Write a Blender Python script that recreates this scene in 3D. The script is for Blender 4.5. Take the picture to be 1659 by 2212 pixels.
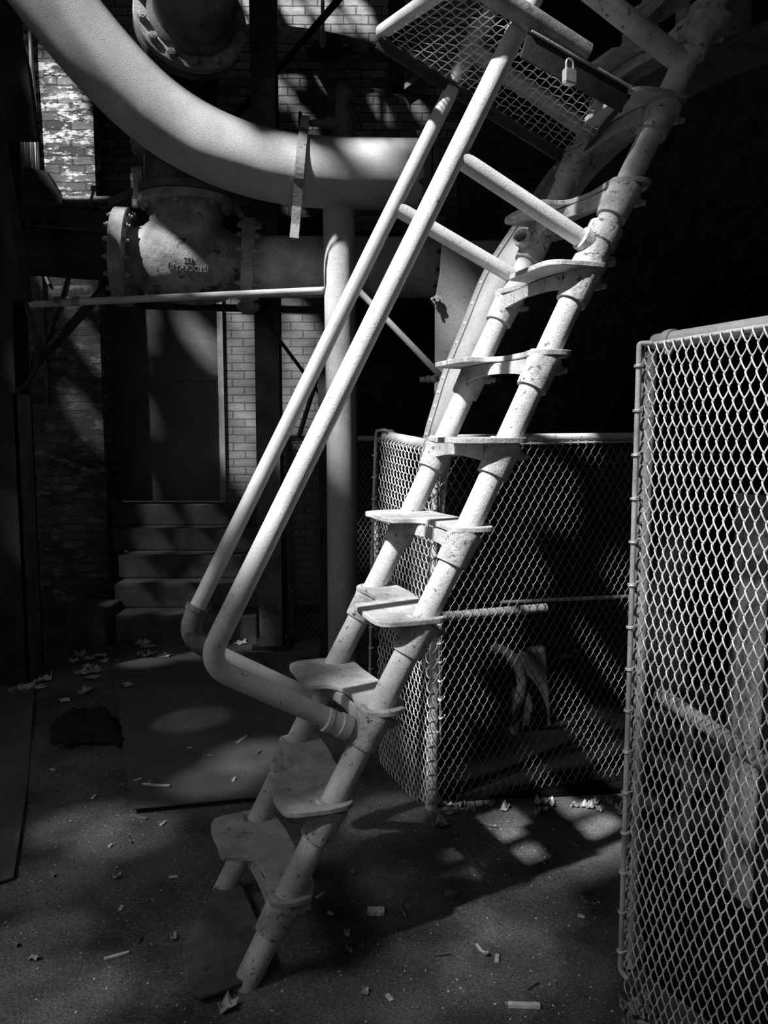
import bpy, math, random
import numpy as np
from mathutils import Vector, noise as mnoise
random.seed(7); rng = np.random.default_rng(7)
for o in list(bpy.data.objects): bpy.data.objects.remove(o)
SC = bpy.context.scene; COL = SC.collection

# ------------------------------------------------------------------ camera
F, PITCH, HC = 1709.5, 0.1023, 1.55
CP, SP = math.cos(PITCH), math.sin(PITCH)
cam = bpy.data.cameras.new('camera'); co = bpy.data.objects.new('camera', cam); COL.objects.link(co)
co.location = (0, 0, HC); co.rotation_euler = (math.pi/2 - PITCH, 0, 0)
cam.sensor_fit = 'VERTICAL'; cam.sensor_height = 36; cam.lens = F/2212*36
cam.clip_start = .05; cam.clip_end = 60
SC.camera = co

# ------------------------------------------------------------------ light
w = bpy.data.worlds.new('world'); SC.world = w; w.use_nodes = True
w.node_tree.nodes['Background'].inputs[0].default_value = (1, 1, 1, 1)
w.node_tree.nodes['Background'].inputs[1].default_value = 0.018
SUN = Vector((.48, .42, -.77)).normalized()
sl = bpy.data.lights.new('sun', 'SUN'); sl.energy = 11; sl.angle = math.radians(2.3)
so = bpy.data.objects.new('sun', sl); COL.objects.link(so)
so.rotation_euler = SUN.to_track_quat('-Z', 'Y').to_euler()
def area(name, loc, target, size, power, spread=120):
    l = bpy.data.lights.new(name, 'AREA'); l.energy = power; l.shape = 'RECTANGLE'
    l.size, l.size_y = size; l.spread = math.radians(spread)
    o = bpy.data.objects.new(name, l); COL.objects.link(o); o.location = loc
    o.rotation_euler = (Vector(target) - Vector(loc)).to_track_quat('-Z', 'Y').to_euler()
    return o
area('high_left_fill', (-3.9, .6, 4.4), (-.3, 2.5, .5), (1.8, 1.4), 5.2, 66)  # added soft fill lamp for the lower ladder, no window behind it
area('rear_left_fill', (-2.6, -2.4, 3.2), (-.6, 5, 1.2), (1.6, 1.6), 5, 110)  # added weak fill lamp from behind, no doorway there
SC.view_settings.view_transform = 'Standard'; SC.view_settings.look = 'None'
SC.view_settings.gamma = 1; SC.view_settings.use_curve_mapping = False
SC.view_settings.exposure = 0.0

# ------------------------------------------------------------------ pixel helpers
def ray(px, py):
    x = (px - 829.5)/F; u = -(py - 1106)/F
    return np.array([x, CP + u*SP, -SP + u*CP])
def P(px, py, Y):                     # point of the place seen at a pixel, at distance Y into the room
    r = ray(px, py); return r*(Y/r[1]) + np.array([0, 0, HC])
def G(px, py, z=0.):                  # point on the floor seen at a pixel
    r = ray(px, py); return r*((z - HC)/r[2]) + np.array([0, 0, HC])
def pix(p):
    y = p[1]; z = p[2] - HC; d = y*CP - z*SP; u = y*SP + z*CP
    return 829.5 + F*p[0]/d, 1106 - F*u/d

# ------------------------------------------------------------------ materials
MATS = {}
def mat(name, base, rough=.6, metallic=0., spots=0., spot_col=.05, nscale=8, vary=.35, bump=.3, bscale=60, spot_scale=25, grain=.15, spec=.35):
    if name in MATS: return MATS[name]
    m = bpy.data.materials.new(name); m.use_nodes = True; nt = m.node_tree; N = nt.nodes; L = nt.links
    b = N['Principled BSDF']; b.inputs['Roughness'].default_value = rough; b.inputs['Metallic'].default_value = metallic
    b.inputs['Specular IOR Level'].default_value = spec
    tc = N.new('ShaderNodeTexCoord'); co_ = tc.outputs['Object']
    def noise(sc, det=4, r=.6):
        n = N.new('ShaderNodeTexNoise'); n.inputs['Scale'].default_value = sc; n.inputs['Detail'].default_value = det
        n.inputs['Roughness'].default_value = r; L.new(co_, n.inputs['Vector']); return n.outputs['Fac']
    def ramp(src, a, bb, ca, cb):
        r = N.new('ShaderNodeMapRange'); r.inputs['From Min'].default_value = a; r.inputs['From Max'].default_value = bb
        r.inputs['To Min'].default_value = ca; r.inputs['To Max'].default_value = cb; r.clamp = True
        L.new(src, r.inputs['Value']); return r.outputs['Result']
    def mul(a, bb):
        r = N.new('ShaderNodeMath'); r.operation = 'MULTIPLY'; L.new(a, r.inputs[0]); L.new(bb, r.inputs[1]); return r.outputs[0]
    v = ramp(noise(nscale), .3, .7, base*(1 - vary), base*(1 + vary))
    v = mul(v, ramp(noise(bscale*2.5, 2), .3, .7, 1 - grain, 1 + grain))
    if spots > 0:
        s = ramp(noise(spot_scale, 6, .65), .5 + .2*(1 - spots), .5 + .2*(1 - spots) + .06, 0, 1)
        mx = N.new('ShaderNodeMix'); mx.data_type = 'FLOAT'; L.new(s, mx.inputs[0]); L.new(v, mx.inputs[2]); mx.inputs[3].default_value = spot_col
        v = mx.outputs[0]
    cr = N.new('ShaderNodeCombineColor')
    for i in range(3): L.new(v, cr.inputs[i])
    L.new(cr.outputs[0], b.inputs['Base Color'])
    if bump > 0:
        bp = N.new('ShaderNodeBump'); bp.inputs['Strength'].default_value = bump; bp.inputs['Distance'].default_value = .008
        L.new(noise(bscale, 6, .7), bp.inputs['Height']); L.new(bp.outputs[0], b.inputs['Normal'])
    MATS[name] = m; return m
def brick_mat(name, c1, c2, mort, peel=0., peel_col=.6, bump=.8, vary=.5, soot=0.):
    m = bpy.data.materials.new(name); m.use_nodes = True; nt = m.node_tree; N = nt.nodes; L = nt.links
    b = N['Principled BSDF']; b.inputs['Roughness'].default_value = .85; b.inputs['Specular IOR Level'].default_value = .2
    tc = N.new('ShaderNodeTexCoord'); sp = N.new('ShaderNodeSeparateXYZ'); L.new(tc.outputs['Object'], sp.inputs[0])
    ad = N.new('ShaderNodeMath'); ad.operation = 'ADD'; L.new(sp.outputs[0], ad.inputs[0]); L.new(sp.outputs[1], ad.inputs[1])
    cx = N.new('ShaderNodeCombineXYZ'); L.new(ad.outputs[0], cx.inputs[0]); L.new(sp.outputs[2], cx.inputs[1])
    nz = N.new('ShaderNodeTexNoise'); nz.inputs['Scale'].default_value = 5; L.new(tc.outputs['Object'], nz.inputs['Vector'])
    vm = N.new('ShaderNodeVectorMath'); vm.operation = 'MULTIPLY_ADD'; L.new(nz.outputs['Color'], vm.inputs[0])
    vm.inputs[1].default_value = (.012, .012, 0); L.new(cx.outputs[0], vm.inputs[2])
    br = N.new('ShaderNodeTexBrick'); L.new(vm.outputs[0], br.inputs['Vector'])
    for k, v in (('Scale', 1), ('Mortar Size', .006), ('Mortar Smooth', .3), ('Bias', 0), ('Brick Width', .205), ('Row Height', .069)): br.inputs[k].default_value = v
    br.inputs['Color1'].default_value = (c1,)*3 + (1,); br.inputs['Color2'].default_value = (c2,)*3 + (1,); br.inputs['Mortar'].default_value = (mort,)*3 + (1,)
    n2 = N.new('ShaderNodeTexNoise'); n2.inputs['Scale'].default_value = 2.2; n2.inputs['Detail'].default_value = 8; n2.inputs['Roughness'].default_value = .7
    L.new(tc.outputs['Object'], n2.inputs['Vector'])
    mr = N.new('ShaderNodeMapRange'); mr.inputs[1].default_value = .3; mr.inputs[2].default_value = .7; mr.inputs[3].default_value = 1 - vary; mr.inputs[4].default_value = 1 + vary
    L.new(n2.outputs['Fac'], mr.inputs[0])
    mx = N.new('ShaderNodeVectorMath'); mx.operation = 'SCALE'; L.new(br.outputs['Color'], mx.inputs[0]); L.new(mr.outputs[0], mx.inputs['Scale'])
    out = mx.outputs[0]
    n3 = N.new('ShaderNodeTexNoise'); n3.inputs['Scale'].default_value = 11; n3.inputs['Detail'].default_value = 10; n3.inputs['Roughness'].default_value = .75
    mp = N.new('ShaderNodeMapping'); mp.inputs['Scale'].default_value = (.6, .6, 1.6); L.new(tc.outputs['Object'], mp.inputs[0]); L.new(mp.outputs[0], n3.inputs['Vector'])
    if peel > 0:
        r2 = N.new('ShaderNodeMapRange'); r2.inputs[1].default_value = .6 - .2*peel; r2.inputs[2].default_value = .66 - .2*peel; L.new(n3.outputs['Fac'], r2.inputs[0])
        m2 = N.new('ShaderNodeMix'); m2.data_type = 'RGBA'; L.new(r2.outputs[0], m2.inputs[0]); L.new(out, m2.inputs[6]); m2.inputs[7].default_value = (peel_col,)*3 + (1,)
        out = m2.outputs[2]
    L.new(out, b.inputs['Base Color'])
    inv = N.new('ShaderNodeMath'); inv.operation = 'MULTIPLY_ADD'; L.new(br.outputs['Fac'], inv.inputs[0]); inv.inputs[1].default_value = -1; L.new(n3.outputs['Fac'], inv.inputs[2])
    bp = N.new('ShaderNodeBump'); bp.inputs['Strength'].default_value = bump; bp.inputs['Distance'].default_value = .012
    L.new(inv.outputs[0], bp.inputs['Height']); L.new(bp.outputs[0], b.inputs['Normal'])
    MATS[name] = m; return m

M_pipe = mat('chalky_painted_pipe', .60, .55, spots=.45, spot_col=.14, nscale=7, vary=.3, bump=.7, bscale=170, spot_scale=45, grain=.3)
M_rail = mat('grey_painted_rail', .58, .5, spots=.4, spot_col=.2, nscale=6, vary=.2, bump=.45, bscale=200, spot_scale=70, grain=.25)
M_rail_dark = mat('smooth_dark_rail', .42, .38, spots=.2, spot_col=.1, nscale=6, vary=.15, bump=.2, bscale=120)
M_tread = mat('worn_tread_steel', .42, .6, spots=.45, spot_col=.14, nscale=9, vary=.35, bump=.7, bscale=45, spot_scale=30)
M_cast = mat('rusted_casting', .5, .75, spots=.6, spot_col=.1, nscale=14, vary=.4, bump=1.0, bscale=70, spot_scale=55)
M_big = mat('dusty_grey_duct_paint', .50, .6, spots=.3, spot_col=.16, nscale=3, vary=.25, bump=.55, bscale=190, spot_scale=110, grain=.35)
M_iron = mat('dark_iron', .12, .6, spots=.4, spot_col=.04, nscale=7, vary=.5, bump=.6, bscale=50)
M_black = mat('black_steel', .035, .6, spec=.2, nscale=5, vary=.5, bump=.3, bscale=40)
M_valve = mat('blotched_cast_iron', .30, .55, spots=.6, spot_col=.07, nscale=6, vary=.65, bump=.7, bscale=45, spot_scale=9)
M_flange = mat('grey_flange_iron', .30, .65, spots=.4, spot_col=.1, nscale=10, vary=.35, bump=.6, bscale=60)
M_plate = mat('grey_riveted_plate', .42, .55, spots=.2, spot_col=.2, nscale=3, vary=.25, bump=.25, bscale=40)
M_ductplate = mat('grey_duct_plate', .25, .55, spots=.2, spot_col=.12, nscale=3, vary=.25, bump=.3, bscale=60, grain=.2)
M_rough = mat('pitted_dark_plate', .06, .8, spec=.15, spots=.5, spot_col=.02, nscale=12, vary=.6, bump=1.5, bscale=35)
M_wire = mat('galvanised_wire', .7, .4, metallic=.25, nscale=20, vary=.25, bump=.2, bscale=150)
M_wire_old = mat('dull_rusted_wire', .16, .5, metallic=.2, nscale=20, vary=.35, bump=.2, bscale=150)
M_post = mat('grey_fence_tube', .5, .55, spots=.4, spot_col=.12, nscale=8, vary=.3, bump=.5, bscale=90)
M_floor = mat('packed_dirt_floor', .125, .9, spots=.4, spot_col=.3, nscale=2.4, vary=.65, bump=1.2, bscale=60, spot_scale=90, grain=.55)
M_floor_shade = mat('shade_black_floor', .006, .9, spec=.03, nscale=3, vary=.5, bump=.8, bscale=30)  # near-black colour stands in for the shade behind the fences
M_sheet = mat('floor_plate_steel', .11, .8, spots=.3, spot_col=.16, nscale=3, vary=.3, bump=.8, bscale=90, spot_scale=70)
M_door = mat('dull_door_sheet', .13, .4, nscale=2, vary=.35, bump=.15, bscale=20)
M_trim = mat('pale_door_trim', .5, .6, nscale=8, vary=.3)
M_step = mat('sooty_step_masonry', .12, .8, nscale=4, vary=.5, bump=1, bscale=30)
M_chip = mat('pale_wood_chip', .6, .8, nscale=30, vary=.3, bump=.3)
M_leaf = mat('dry_leaf', .45, .7, nscale=25, vary=.5, bump=.4)
M_stick = mat('dull_stick', .16, .8, nscale=25, vary=.5, bump=.3)
M_cloth = mat('black_cloth', .018, .9, nscale=20, vary=.4, bump=.8, bscale=60)
M_stone = mat('grit', .5, .9, nscale=40, vary=.6, bump=.3)
M_brass = mat('bright_padlock_metal', .8, .35, metallic=.3, nscale=30, vary=.1, bump=.1)
M_grid = mat('woven_grid_wire', .5, .45, metallic=.2, nscale=20, vary=.2)
M_concrete = mat('peeling_column_skin', .22, .8, spots=.6, spot_col=.08, nscale=6, vary=.5, bump=1, bscale=30, spot_scale=12)
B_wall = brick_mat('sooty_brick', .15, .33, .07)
B_pil = brick_mat('whitewashed_brick', .06, .22, .05, peel=.42, peel_col=.75, bump=1)
B_arch = brick_mat('pale_arch_brick', .3, .42, .12, peel=.2, peel_col=.5)
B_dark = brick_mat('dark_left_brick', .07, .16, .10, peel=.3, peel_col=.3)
B_jamb = brick_mat('cream_painted_brick', .30, .36, .16, vary=.3)

# ------------------------------------------------------------------ mesh helpers
def nrm(v): v = np.asarray(v, float); return v/np.linalg.norm(v)
class MB:
    def __init__(s): s.v = []; s.f = []; s.n = 0
    def add(s, V, Fc):
        V = np.asarray(V, float); s.v.append(V); s.f += [tuple(int(i) + s.n for i in q) for q in Fc]; s.n += len(V); return s
    def tube(s, pts, r, seg=20, caps=True):
        pts = np.asarray(pts, float); k = len(pts); r = np.full(k, r) if np.isscalar(r) else np.asarray(r)
        T = np.gradient(pts, axis=0); T /= np.linalg.norm(T, axis=1)[:, None] + 1e-12
        u = np.cross(T[0], [0, 0, 1.]);
        if np.linalg.norm(u) < 1e-3: u = np.cross(T[0], [1., 0, 0])
        u = nrm(u); a = np.arange(seg)*2*math.pi/seg; V = []
        for i in range(k):
            u = nrm(u - T[i]*(u@T[i])); w_ = np.cross(T[i], u)
            V.append(pts[i] + r[i]*(np.cos(a)[:, None]*u + np.sin(a)[:, None]*w_))
        V = np.concatenate(V); Fc = []
        for i in range(k - 1):
            for j in range(seg):
                j2 = (j + 1) % seg; Fc.append((i*seg + j, i*seg + j2, (i + 1)*seg + j2, (i + 1)*seg + j))
        if caps: Fc.append(tuple(range(seg))[::-1]); Fc.append(tuple((k - 1)*seg + j for j in range(seg)))
        return s.add(V, Fc)
    def cyl(s, a, b, r, seg=24): return s.tube([a, b], r, seg)
    def lathe(s, a, d, prof, seg=36):        # prof: list of (distance along d, radius)
        a = np.asarray(a, float); d = nrm(d); u = np.cross(d, [0, 0, 1.])
        if np.linalg.norm(u) < 1e-3: u = np.cross(d, [0, 1., 0])
        u = nrm(u); w_ = np.cross(d, u); an = np.arange(seg)*2*math.pi/seg
        V = np.concatenate([a + d*h + max(r, 1e-4)*(np.cos(an)[:, None]*u + np.sin(an)[:, None]*w_) for h, r in prof]); Fc = []
        k = len(prof)
        for i in range(k - 1):
            for j in range(seg):
                j2 = (j + 1) % seg; Fc.append((i*seg + j, i*seg + j2, (i + 1)*seg + j2, (i + 1)*seg + j))
        Fc.append(tuple(range(seg))[::-1]); Fc.append(tuple((k - 1)*seg + j for j in range(seg)))
        return s.add(V, Fc)
    def prism(s, poly, ext):                 # planar polygon of 3D points swept by vector ext
        poly = np.asarray(poly, float); k = len(poly); V = np.concatenate([poly, poly + np.asarray(ext, float)])
        Fc = [tuple(range(k))[::-1], tuple(range(k, 2*k))] + [(i, (i + 1) % k, k + (i + 1) % k, k + i) for i in range(k)]
        return s.add(V, Fc)
    def box(s, c, X, Y, Z):                  # centre and three half-axis vectors
        c, X, Y, Z = (np.asarray(q, float) for q in (c, X, Y, Z))
        V = [c + a*X + b*Y + g*Z for g in (-1, 1) for b in (-1, 1) for a in (-1, 1)]
        return s.add(V, [(0, 2, 3, 1), (4, 5, 7, 6), (0, 1, 5, 4), (2, 6, 7, 3), (0, 4, 6, 2), (1, 3, 7, 5)])
    def abox(s, x0, x1, y0, y1, z0, z1):
        return s.box(((x0+x1)/2, (y0+y1)/2, (z0+z1)/2), ((x1-x0)/2, 0, 0), (0, (y1-y0)/2, 0), (0, 0, (z1-z0)/2))
    def beam(s, a, b, w_, h, up=(0, 0, 1)):  # rectangular bar from a to b
        a = np.asarray(a, float); b = np.asarray(b, float); d = b - a; u = nrm(np.cross(d, up)); v = nrm(np.cross(u, d))
        return s.box((a+b)/2, d/2, u*w_/2, v*h/2)
    def ibeam(s, a, b, W_, H_, t=.012, up=(0, 1, 0)):   # H section: flanges W_ wide, H_ deep along up
        a = np.asarray(a, float); b = np.asarray(b, float); d = b - a; u = nrm(np.cross(d, up)); v = nrm(np.cross(u, d))
        for k in (-1, 1): s.box((a+b)/2 + v*k*(H_-t)/2, d/2, u*W_/2, v*t/2)
        return s.box((a+b)/2, d/2, u*t/2, v*(H_/2 - t))
    def hexn(s, c, d, r, h): return s.lathe(c, d, [(0, r), (h*.9, r), (h, r*.85)], 6)
    def build(s, name, m, parent=None, smooth=True, bevel=0, label=None):
        me = bpy.data.meshes.new(name); me.from_pydata(np.concatenate(s.v).tolist(), [], s.f); me.update()
        if smooth:
            me.polygons.foreach_set('use_smooth', [True]*len(me.polygons))
            try: me.set_sharp_from_angle(angle=math.radians(38))
            except Exception: pass
        me.materials.append(m); o = bpy.data.objects.new(name, me); COL.objects.link(o)
        if parent is not None: o.parent = parent; 
        if bevel:
            b = o.modifiers.new('bevel', 'BEVEL'); b.width = bevel; b.segments = 2; b.limit_method = 'ANGLE'; b.angle_limit = math.radians(40)
        if label: o['label'] = label
        return o
def tag(o, label, cat, group=None, kind=None):
    o['label'] = label; o['category'] = cat
    if group: o['group'] = group
    if kind: o['kind'] = kind
    return o
def thing(name, label, cat, group=None):
    return tag_new(name, label, cat, group)
def tag_new(name, label, cat, group=None):
    o = bpy.data.objects.new(name, None); COL.objects.link(o); o.empty_display_size = .1; return tag(o, label, cat, group)
def base_at(o, p):                          # put the Empty at the thing's base, children stay where they are
    o.location = Vector(p)
    for c in o.children: c.location = c.location - Vector(p)
def struct(o): o['kind'] = 'structure'; return o
def bez(pts, n=8):                          # Catmull-Rom through points
    p = np.asarray(pts, float); p = np.vstack([2*p[0]-p[1], p, 2*p[-1]-p[-2]]); out = []
    for i in range(1, len(p) - 2):
        for t in np.arange(n)/n:
            out.append(.5*(2*p[i] + (p[i+1]-p[i-1])*t + (2*p[i-1]-5*p[i]+4*p[i+1]-p[i+2])*t*t + (-p[i-1]+3*p[i]-3*p[i+1]+p[i+2])*t**3))
    out.append(p[-2]); return np.array(out)
def fillet(pts, r, n=7):                    # polyline with rounded corners
    pts = [np.asarray(q, float) for q in pts]; out = [pts[0]]
    for i in range(1, len(pts) - 1):
        a = nrm(pts[i-1]-pts[i]); b = nrm(pts[i+1]-pts[i]); A = pts[i]+a*r; B = pts[i]+b*r
        for t in np.linspace(0, 1, n): out.append((1-t)**2*A + 2*t*(1-t)*pts[i] + t*t*B)
    out.append(pts[-1]); return np.array(out)
def resamp(pts, step):
    pts = np.asarray(pts); out = [pts[0]]
    for a, b in zip(pts[:-1], pts[1:]):
        k = max(1, int(np.linalg.norm(b-a)/step))
        for j in range(1, k+1): out.append(a+(b-a)*j/k)
    return np.array(out)

# ================================================================== THE SETTING
# floor: packed dirt, gently uneven
nx, ny = 150, 170; xs = np.linspace(-5, 5, nx); ys = np.linspace(-1.5, 8, ny)
def fz_(x, y): return .018*mnoise.noise(Vector((x*.9, y*.9, 0))) + .006*mnoise.noise(Vector((x*5, y*5, 3))) - .006
V = [(x, y, fz_(x, y)) for y in ys for x in xs]
fl = MB().add(V, [(j*nx+i, j*nx+i+1, (j+1)*nx+i+1, (j+1)*nx+i) for j in range(ny-1) for i in range(nx-1)]).build('floor', M_floor); struct(fl)

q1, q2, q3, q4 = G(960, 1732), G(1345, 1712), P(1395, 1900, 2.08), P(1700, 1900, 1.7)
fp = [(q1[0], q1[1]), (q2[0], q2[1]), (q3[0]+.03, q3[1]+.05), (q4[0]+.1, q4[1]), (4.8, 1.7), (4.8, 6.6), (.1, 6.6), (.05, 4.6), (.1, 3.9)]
struct(MB().prism([(x, y, -.03) for x, y in fp], (0, 0, .05)).build('floor_shade_slab', M_floor_shade, smooth=False))  # added dark slab, paints shade over dirt that the sun would reach
YW = 6.95                                   # recessed back wall plane
dl = P(222, 800, YW)[0]; dr = P(484, 800, YW)[0]; dz1 = P(300, 560, YW)[2]; dz0 = .93
xL = P(206, 300, YW)[0]
m = MB()
m.abox(xL - .3, dl, YW, YW+.35, 0, 6.2); m.abox(dl, dr, YW, YW+.35, dz1, 6.2)
o = m.build('wall_back', B_wall, smooth=False); struct(o)
# cream painted piece of wall right of the door
o = MB().abox(dr, P(760, 800, YW)[0], YW-.004, YW+.35, 0, P(500, 500, YW)[2]).build('wall_back_right', B_jamb, smooth=False); struct(o)
o = MB().abox(dr, .9, YW, YW+.35, P(500, 500, YW)[2], 6.2).build('wall_back_upper', B_wall, smooth=False); struct(o)
o = MB().abox(.9, 5, YW, YW+.35, 0, 6.2).abox(P(760, 800, YW)[0], .9, YW, YW+.35, 0, P(500, 500, YW)[2]).build('wall_back_far_right', M_black, smooth=False); struct(o)  # this stretch of wall is painted black in place of shade
# projecting whitewashed pilaster and the dark wall under it
zp = P(150, 432, 6.75)[2]; xp = P(203, 300, 6.75)[0]
o = MB().abox(-3.7, xp, 6.75, 6.98, zp, 6.2).build('trim_1', B_pil, smooth=False); struct(o)
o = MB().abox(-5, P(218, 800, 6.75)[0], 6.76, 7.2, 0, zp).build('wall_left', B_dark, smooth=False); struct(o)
# brick arch: the wall above it stands forward of the recess
a0 = P(540, 52, 6.78); R = 3.45; m = MB(); cx_, cz_ = a0[0], a0[2] - R
arc = [(cx_ + R*math.sin(t), cz_ + R*math.cos(t)) for t in np.linspace(-.52, .62, 40)]
poly = [(x, 6.78, z) for x, z in arc] + [(arc[-1][0], 6.78, 6.2), (arc[0][0], 6.78, 6.2)]
m.prism(poly, (0, .3, 0)); o = m.build('trim_2', B_arch, smooth=False); struct(o)
# right-hand dark wall far off and the unseen roof, holed to aim the sun
o = MB().abox(4.9, 5.1, -1.5, 7.2, 0, 6.2).build('wall_right', B_wall, smooth=False); struct(o)

# steps up to the door
st = thing('masonry_steps', 'sooty five-step masonry stair below the dark metal door', 'steps')
srows = [(1372, 1340), (1325, 1265), (1256, 1200), (1190, 1135), (1130, 1092)]
zz = [0, .19, .375, .56, .745, .925]; ysf = [5.75, 6.0, 6.25, 6.5, 6.72]
xs0 = [P(248, 1340, 5.75)[0], P(246, 1270, 6.0)[0], P(250, 1200, 6.2)[0], P(235, 1140, 6.4)[0], P(232, 1090, 6.6)[0]]
for i in range(5):
    mm = MB().abox(xs0[i], P(560, 1200, 5.9)[0], ysf[i], 6.95 - .0, zz[i] if i else -.02, zz[i+1])
    mm.build('step', M_step, st, smooth=False, bevel=.012)
base_at(st, (-1.6, 6.2, 0))
o = MB().abox(P(150, 1340, 5.7)[0], P(240, 1340, 5.7)[0]-.02, 5.62, 6.0, -.01, .26).build('stone_block', M_step, smooth=False, bevel=.015)
tag(o, 'low dark masonry block on the floor left of the steps', 'block')

# door
d = thing('door_1', 'dark sheet metal door with a pale strip down its right edge', 'door'); d['kind'] = 'structure'
MB().abox(dl, dr, YW+.08, YW+.14, dz0, dz1).build('door_leaf', M_door, d, smooth=False)
MB().abox(P(376, 812, YW+.07)[0], P(468, 812, YW+.07)[0], YW+.055, YW+.08, P(376, 822, YW+.07)[2], P(376, 808, YW+.07)[2]).build('cross_strip', M_door, d, smooth=False, bevel=.003)
MB().abox(P(472, 800, YW)[0], P(484, 800, YW)[0], YW-.03, YW+.08, dz0, dz1).build('door_frame', M_trim, d, smooth=False, label='pale vertical door frame')
MB().abox(P(222, 800, YW)[0], P(230, 800, YW)[0], YW-.03, YW+.08, dz0, dz1).build('door_frame', M_door, d, smooth=False)
base_at(d, (dl, YW, dz0))

# unseen roof added as a sun mask: holes are cut to place each sun patch
RZ = 6.2
open_pts = []
def lit(p, r): q = np.asarray(p, float); k = (RZ - q[2])/SUN[2]; open_pts.append((q[0] + SUN[0]*k, q[1] + SUN[1]*k, r))
# ladder frame of reference: t along the stringers, s across (0 near, .464 far), m away from them towards the user
AZ, INC, SW = .3382, 1.0915, .4642
Hd = np.array([math.cos(AZ), math.sin(AZ), 0]); Nn = np.array([-math.sin(AZ), math.cos(AZ), 0]); Uz = np.array([0, 0, 1.])
Dd = math.cos(INC)*Hd + math.sin(INC)*Uz; Mm = -math.sin(INC)*Hd + math.cos(INC)*Uz
P0 = np.array([-.3831, 2.086, 0.])
def bow(t): return .017*math.exp(-((t-1.35)/.55)**2) - .007
def A(t, s=0., m=0.): return P0 + t*Dd + s*Nn + m*Mm + bow(t)*Hd

for q in ((820, 90), (870, 40)): lit(P(*q, 3.0), .06)
for t in np.arange(.95, 2.45, .1):
    for s in (0, .23, .46): lit(A(t, s), .10 if 1.2 < t < 2.3 else .05)
for t in np.arange(1.15, 3.0, .12): lit(A(t, .03, .5), .10)
for t in np.arange(1.25, 2.75, .12): lit(A(t, .5, .5), .10)
for a_, b_ in (((2.36, 0, .1), (2.36, 0, .5)), ((2.34, .46, .05), (2.34, .5, .45))):
    for q in np.linspace(0, 1, 4): lit(A(a_[0], a_[1] + q*(b_[1]-a_[1]), a_[2] + q*(b_[2]-a_[2])), .09)
for x, y in ((835, 960), (870, 960), (910, 970), (940, 980), (850, 1040), (900, 1050), (860, 1120)): lit(P(x, y, 3.3), .09)
for x in (1385, 1440, 1500, 1560, 1620, 1680):
    for y in range(700, 1500, 90): lit(P(x, y, 2.05 - .33*(x-1385)/274), .032)
    for y in range(1550, 2200, 130): lit(P(x, y, 2.0 - .33*(x-1385)/274), .018)
for q in ((1130, 560), (1080, 600), (1040, 680), (1000, 760), (970, 840), (945, 910), (1100, 520)): lit(P(*q, 3.85), .14)
for q in ((960, 650), (960, 720), (970, 600)): lit(P(*q, 4.3), .07)
for q in ((90, -30), (156, 47), (200, 95), (240, 150), (290, 190), (320, 228), (400, 286), (480, 326), (560, 352), (640, 368)): lit(P(*q, 4.55), .16)
for q in ((700, 350), (730, 400)): lit(P(*q, 4.6), .07)
for q in ((810, 322), (850, 322), (890, 324)): lit(P(*q, 4.75), .03)
for q in ((360, 500), (410, 520), (340, 560), (440, 580), (270, 480), (540, 520), (350, 590)): lit(P(*q, 4.9), .07)
for q in ((575, 530), (600, 530), (650, 530), (900, 545), (930, 545), (545, 570), (545, 630)): lit(P(*q, 4.95), .07)
for q in ((480, 640), (560, 634), (640, 630)): lit(P(*q, 4.9), .07)
for y in range(460, 1000, 55): lit(P(722, y, 4.8), .065)
for q in ((785, 990), (785, 1060), (785, 1120), (650, 990), (670, 1060)): lit(P(*q, 5.8), .06)
for q in ((330, 1190, 6.45), (420, 1185, 6.45), (500, 1185, 6.4), (300, 1255, 6.2), (400, 1255, 6.2), (480, 1250, 6.2), (300, 1325, 5.95), (400, 1322, 5.95), (350, 1130, 6.7), (450, 1130, 6.7)): lit(P(*q), .045)
for q in ((195, 505), (190, 560), (160, 600), (120, 620), (190, 740), (180, 900)): lit(P(*q, 6.75), .05)
for q in ((120, 300), (150, 330), (180, 380), (120, 360), (110, 250), (160, 250), (170, 330), (130, 180), (150, 400)): lit(P(*q, 6.75), .12)
for q in ((520, 700), (520, 780), (520, 860), (650, 700), (650, 780), (530, 930), (520, 1000), (650, 850), (620, 890)): lit(P(*q, YW), .085)
for q in ((430, 720), (400, 690)): lit(P(*q, YW), .08)
for q in ((560, 30), (640, 30), (700, 30), (780, 40), (530, 80)): lit(P(*q, 6.8), .09)
for q in ((345, 20), (330, 60), (360, 110), (380, 60)): lit(P(*q, 5.0), .05)
for q in ((230, 330), (250, 390), (260, 260), (620, 200), (660, 260), (700, 170), (800, 160), (820, 230), (640, 460), (900, 230)): lit(P(*q, YW), .038)
for q in ((480, 545), (530, 500), (450, 490), (500, 500), (440, 610)): lit(P(*q, 4.9), .05)
for q in ((320, 100), (335, 60), (350, 125), (380, 145)): lit(P(*q, 5.0), .06)
for q in ((575, 720), (575, 800), (740, 215), (650, 270)): lit(P(*q, 5.2), .04)
for q in ((810, 640), (880, 720)): lit(P(*q, 4.2), .07)
# dapples on the floor
for x, y, r in ((560, 1640, .075), (480, 1690, .06), (1190, 1860, .03), (1130, 1960, .045), (960, 2010, .04),
    (1180, 2120, .03), (120, 2150, .05), (830, 1760, .05), (330, 1430, .055), (450, 1415, .055), (180, 1780, .05), (1250, 1760, .03),
    (560, 1390, .06), (270, 1800, .05), (1000, 2190, .04), (620, 2195, .03), (420, 1560, .035), (40, 2050, .04), (200, 2190, .04), (900, 2120, .035), (1080, 2080, .035), (100, 1900, .03), (350, 2080, .03)): lit(G(x, y), r*1.15)
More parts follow.
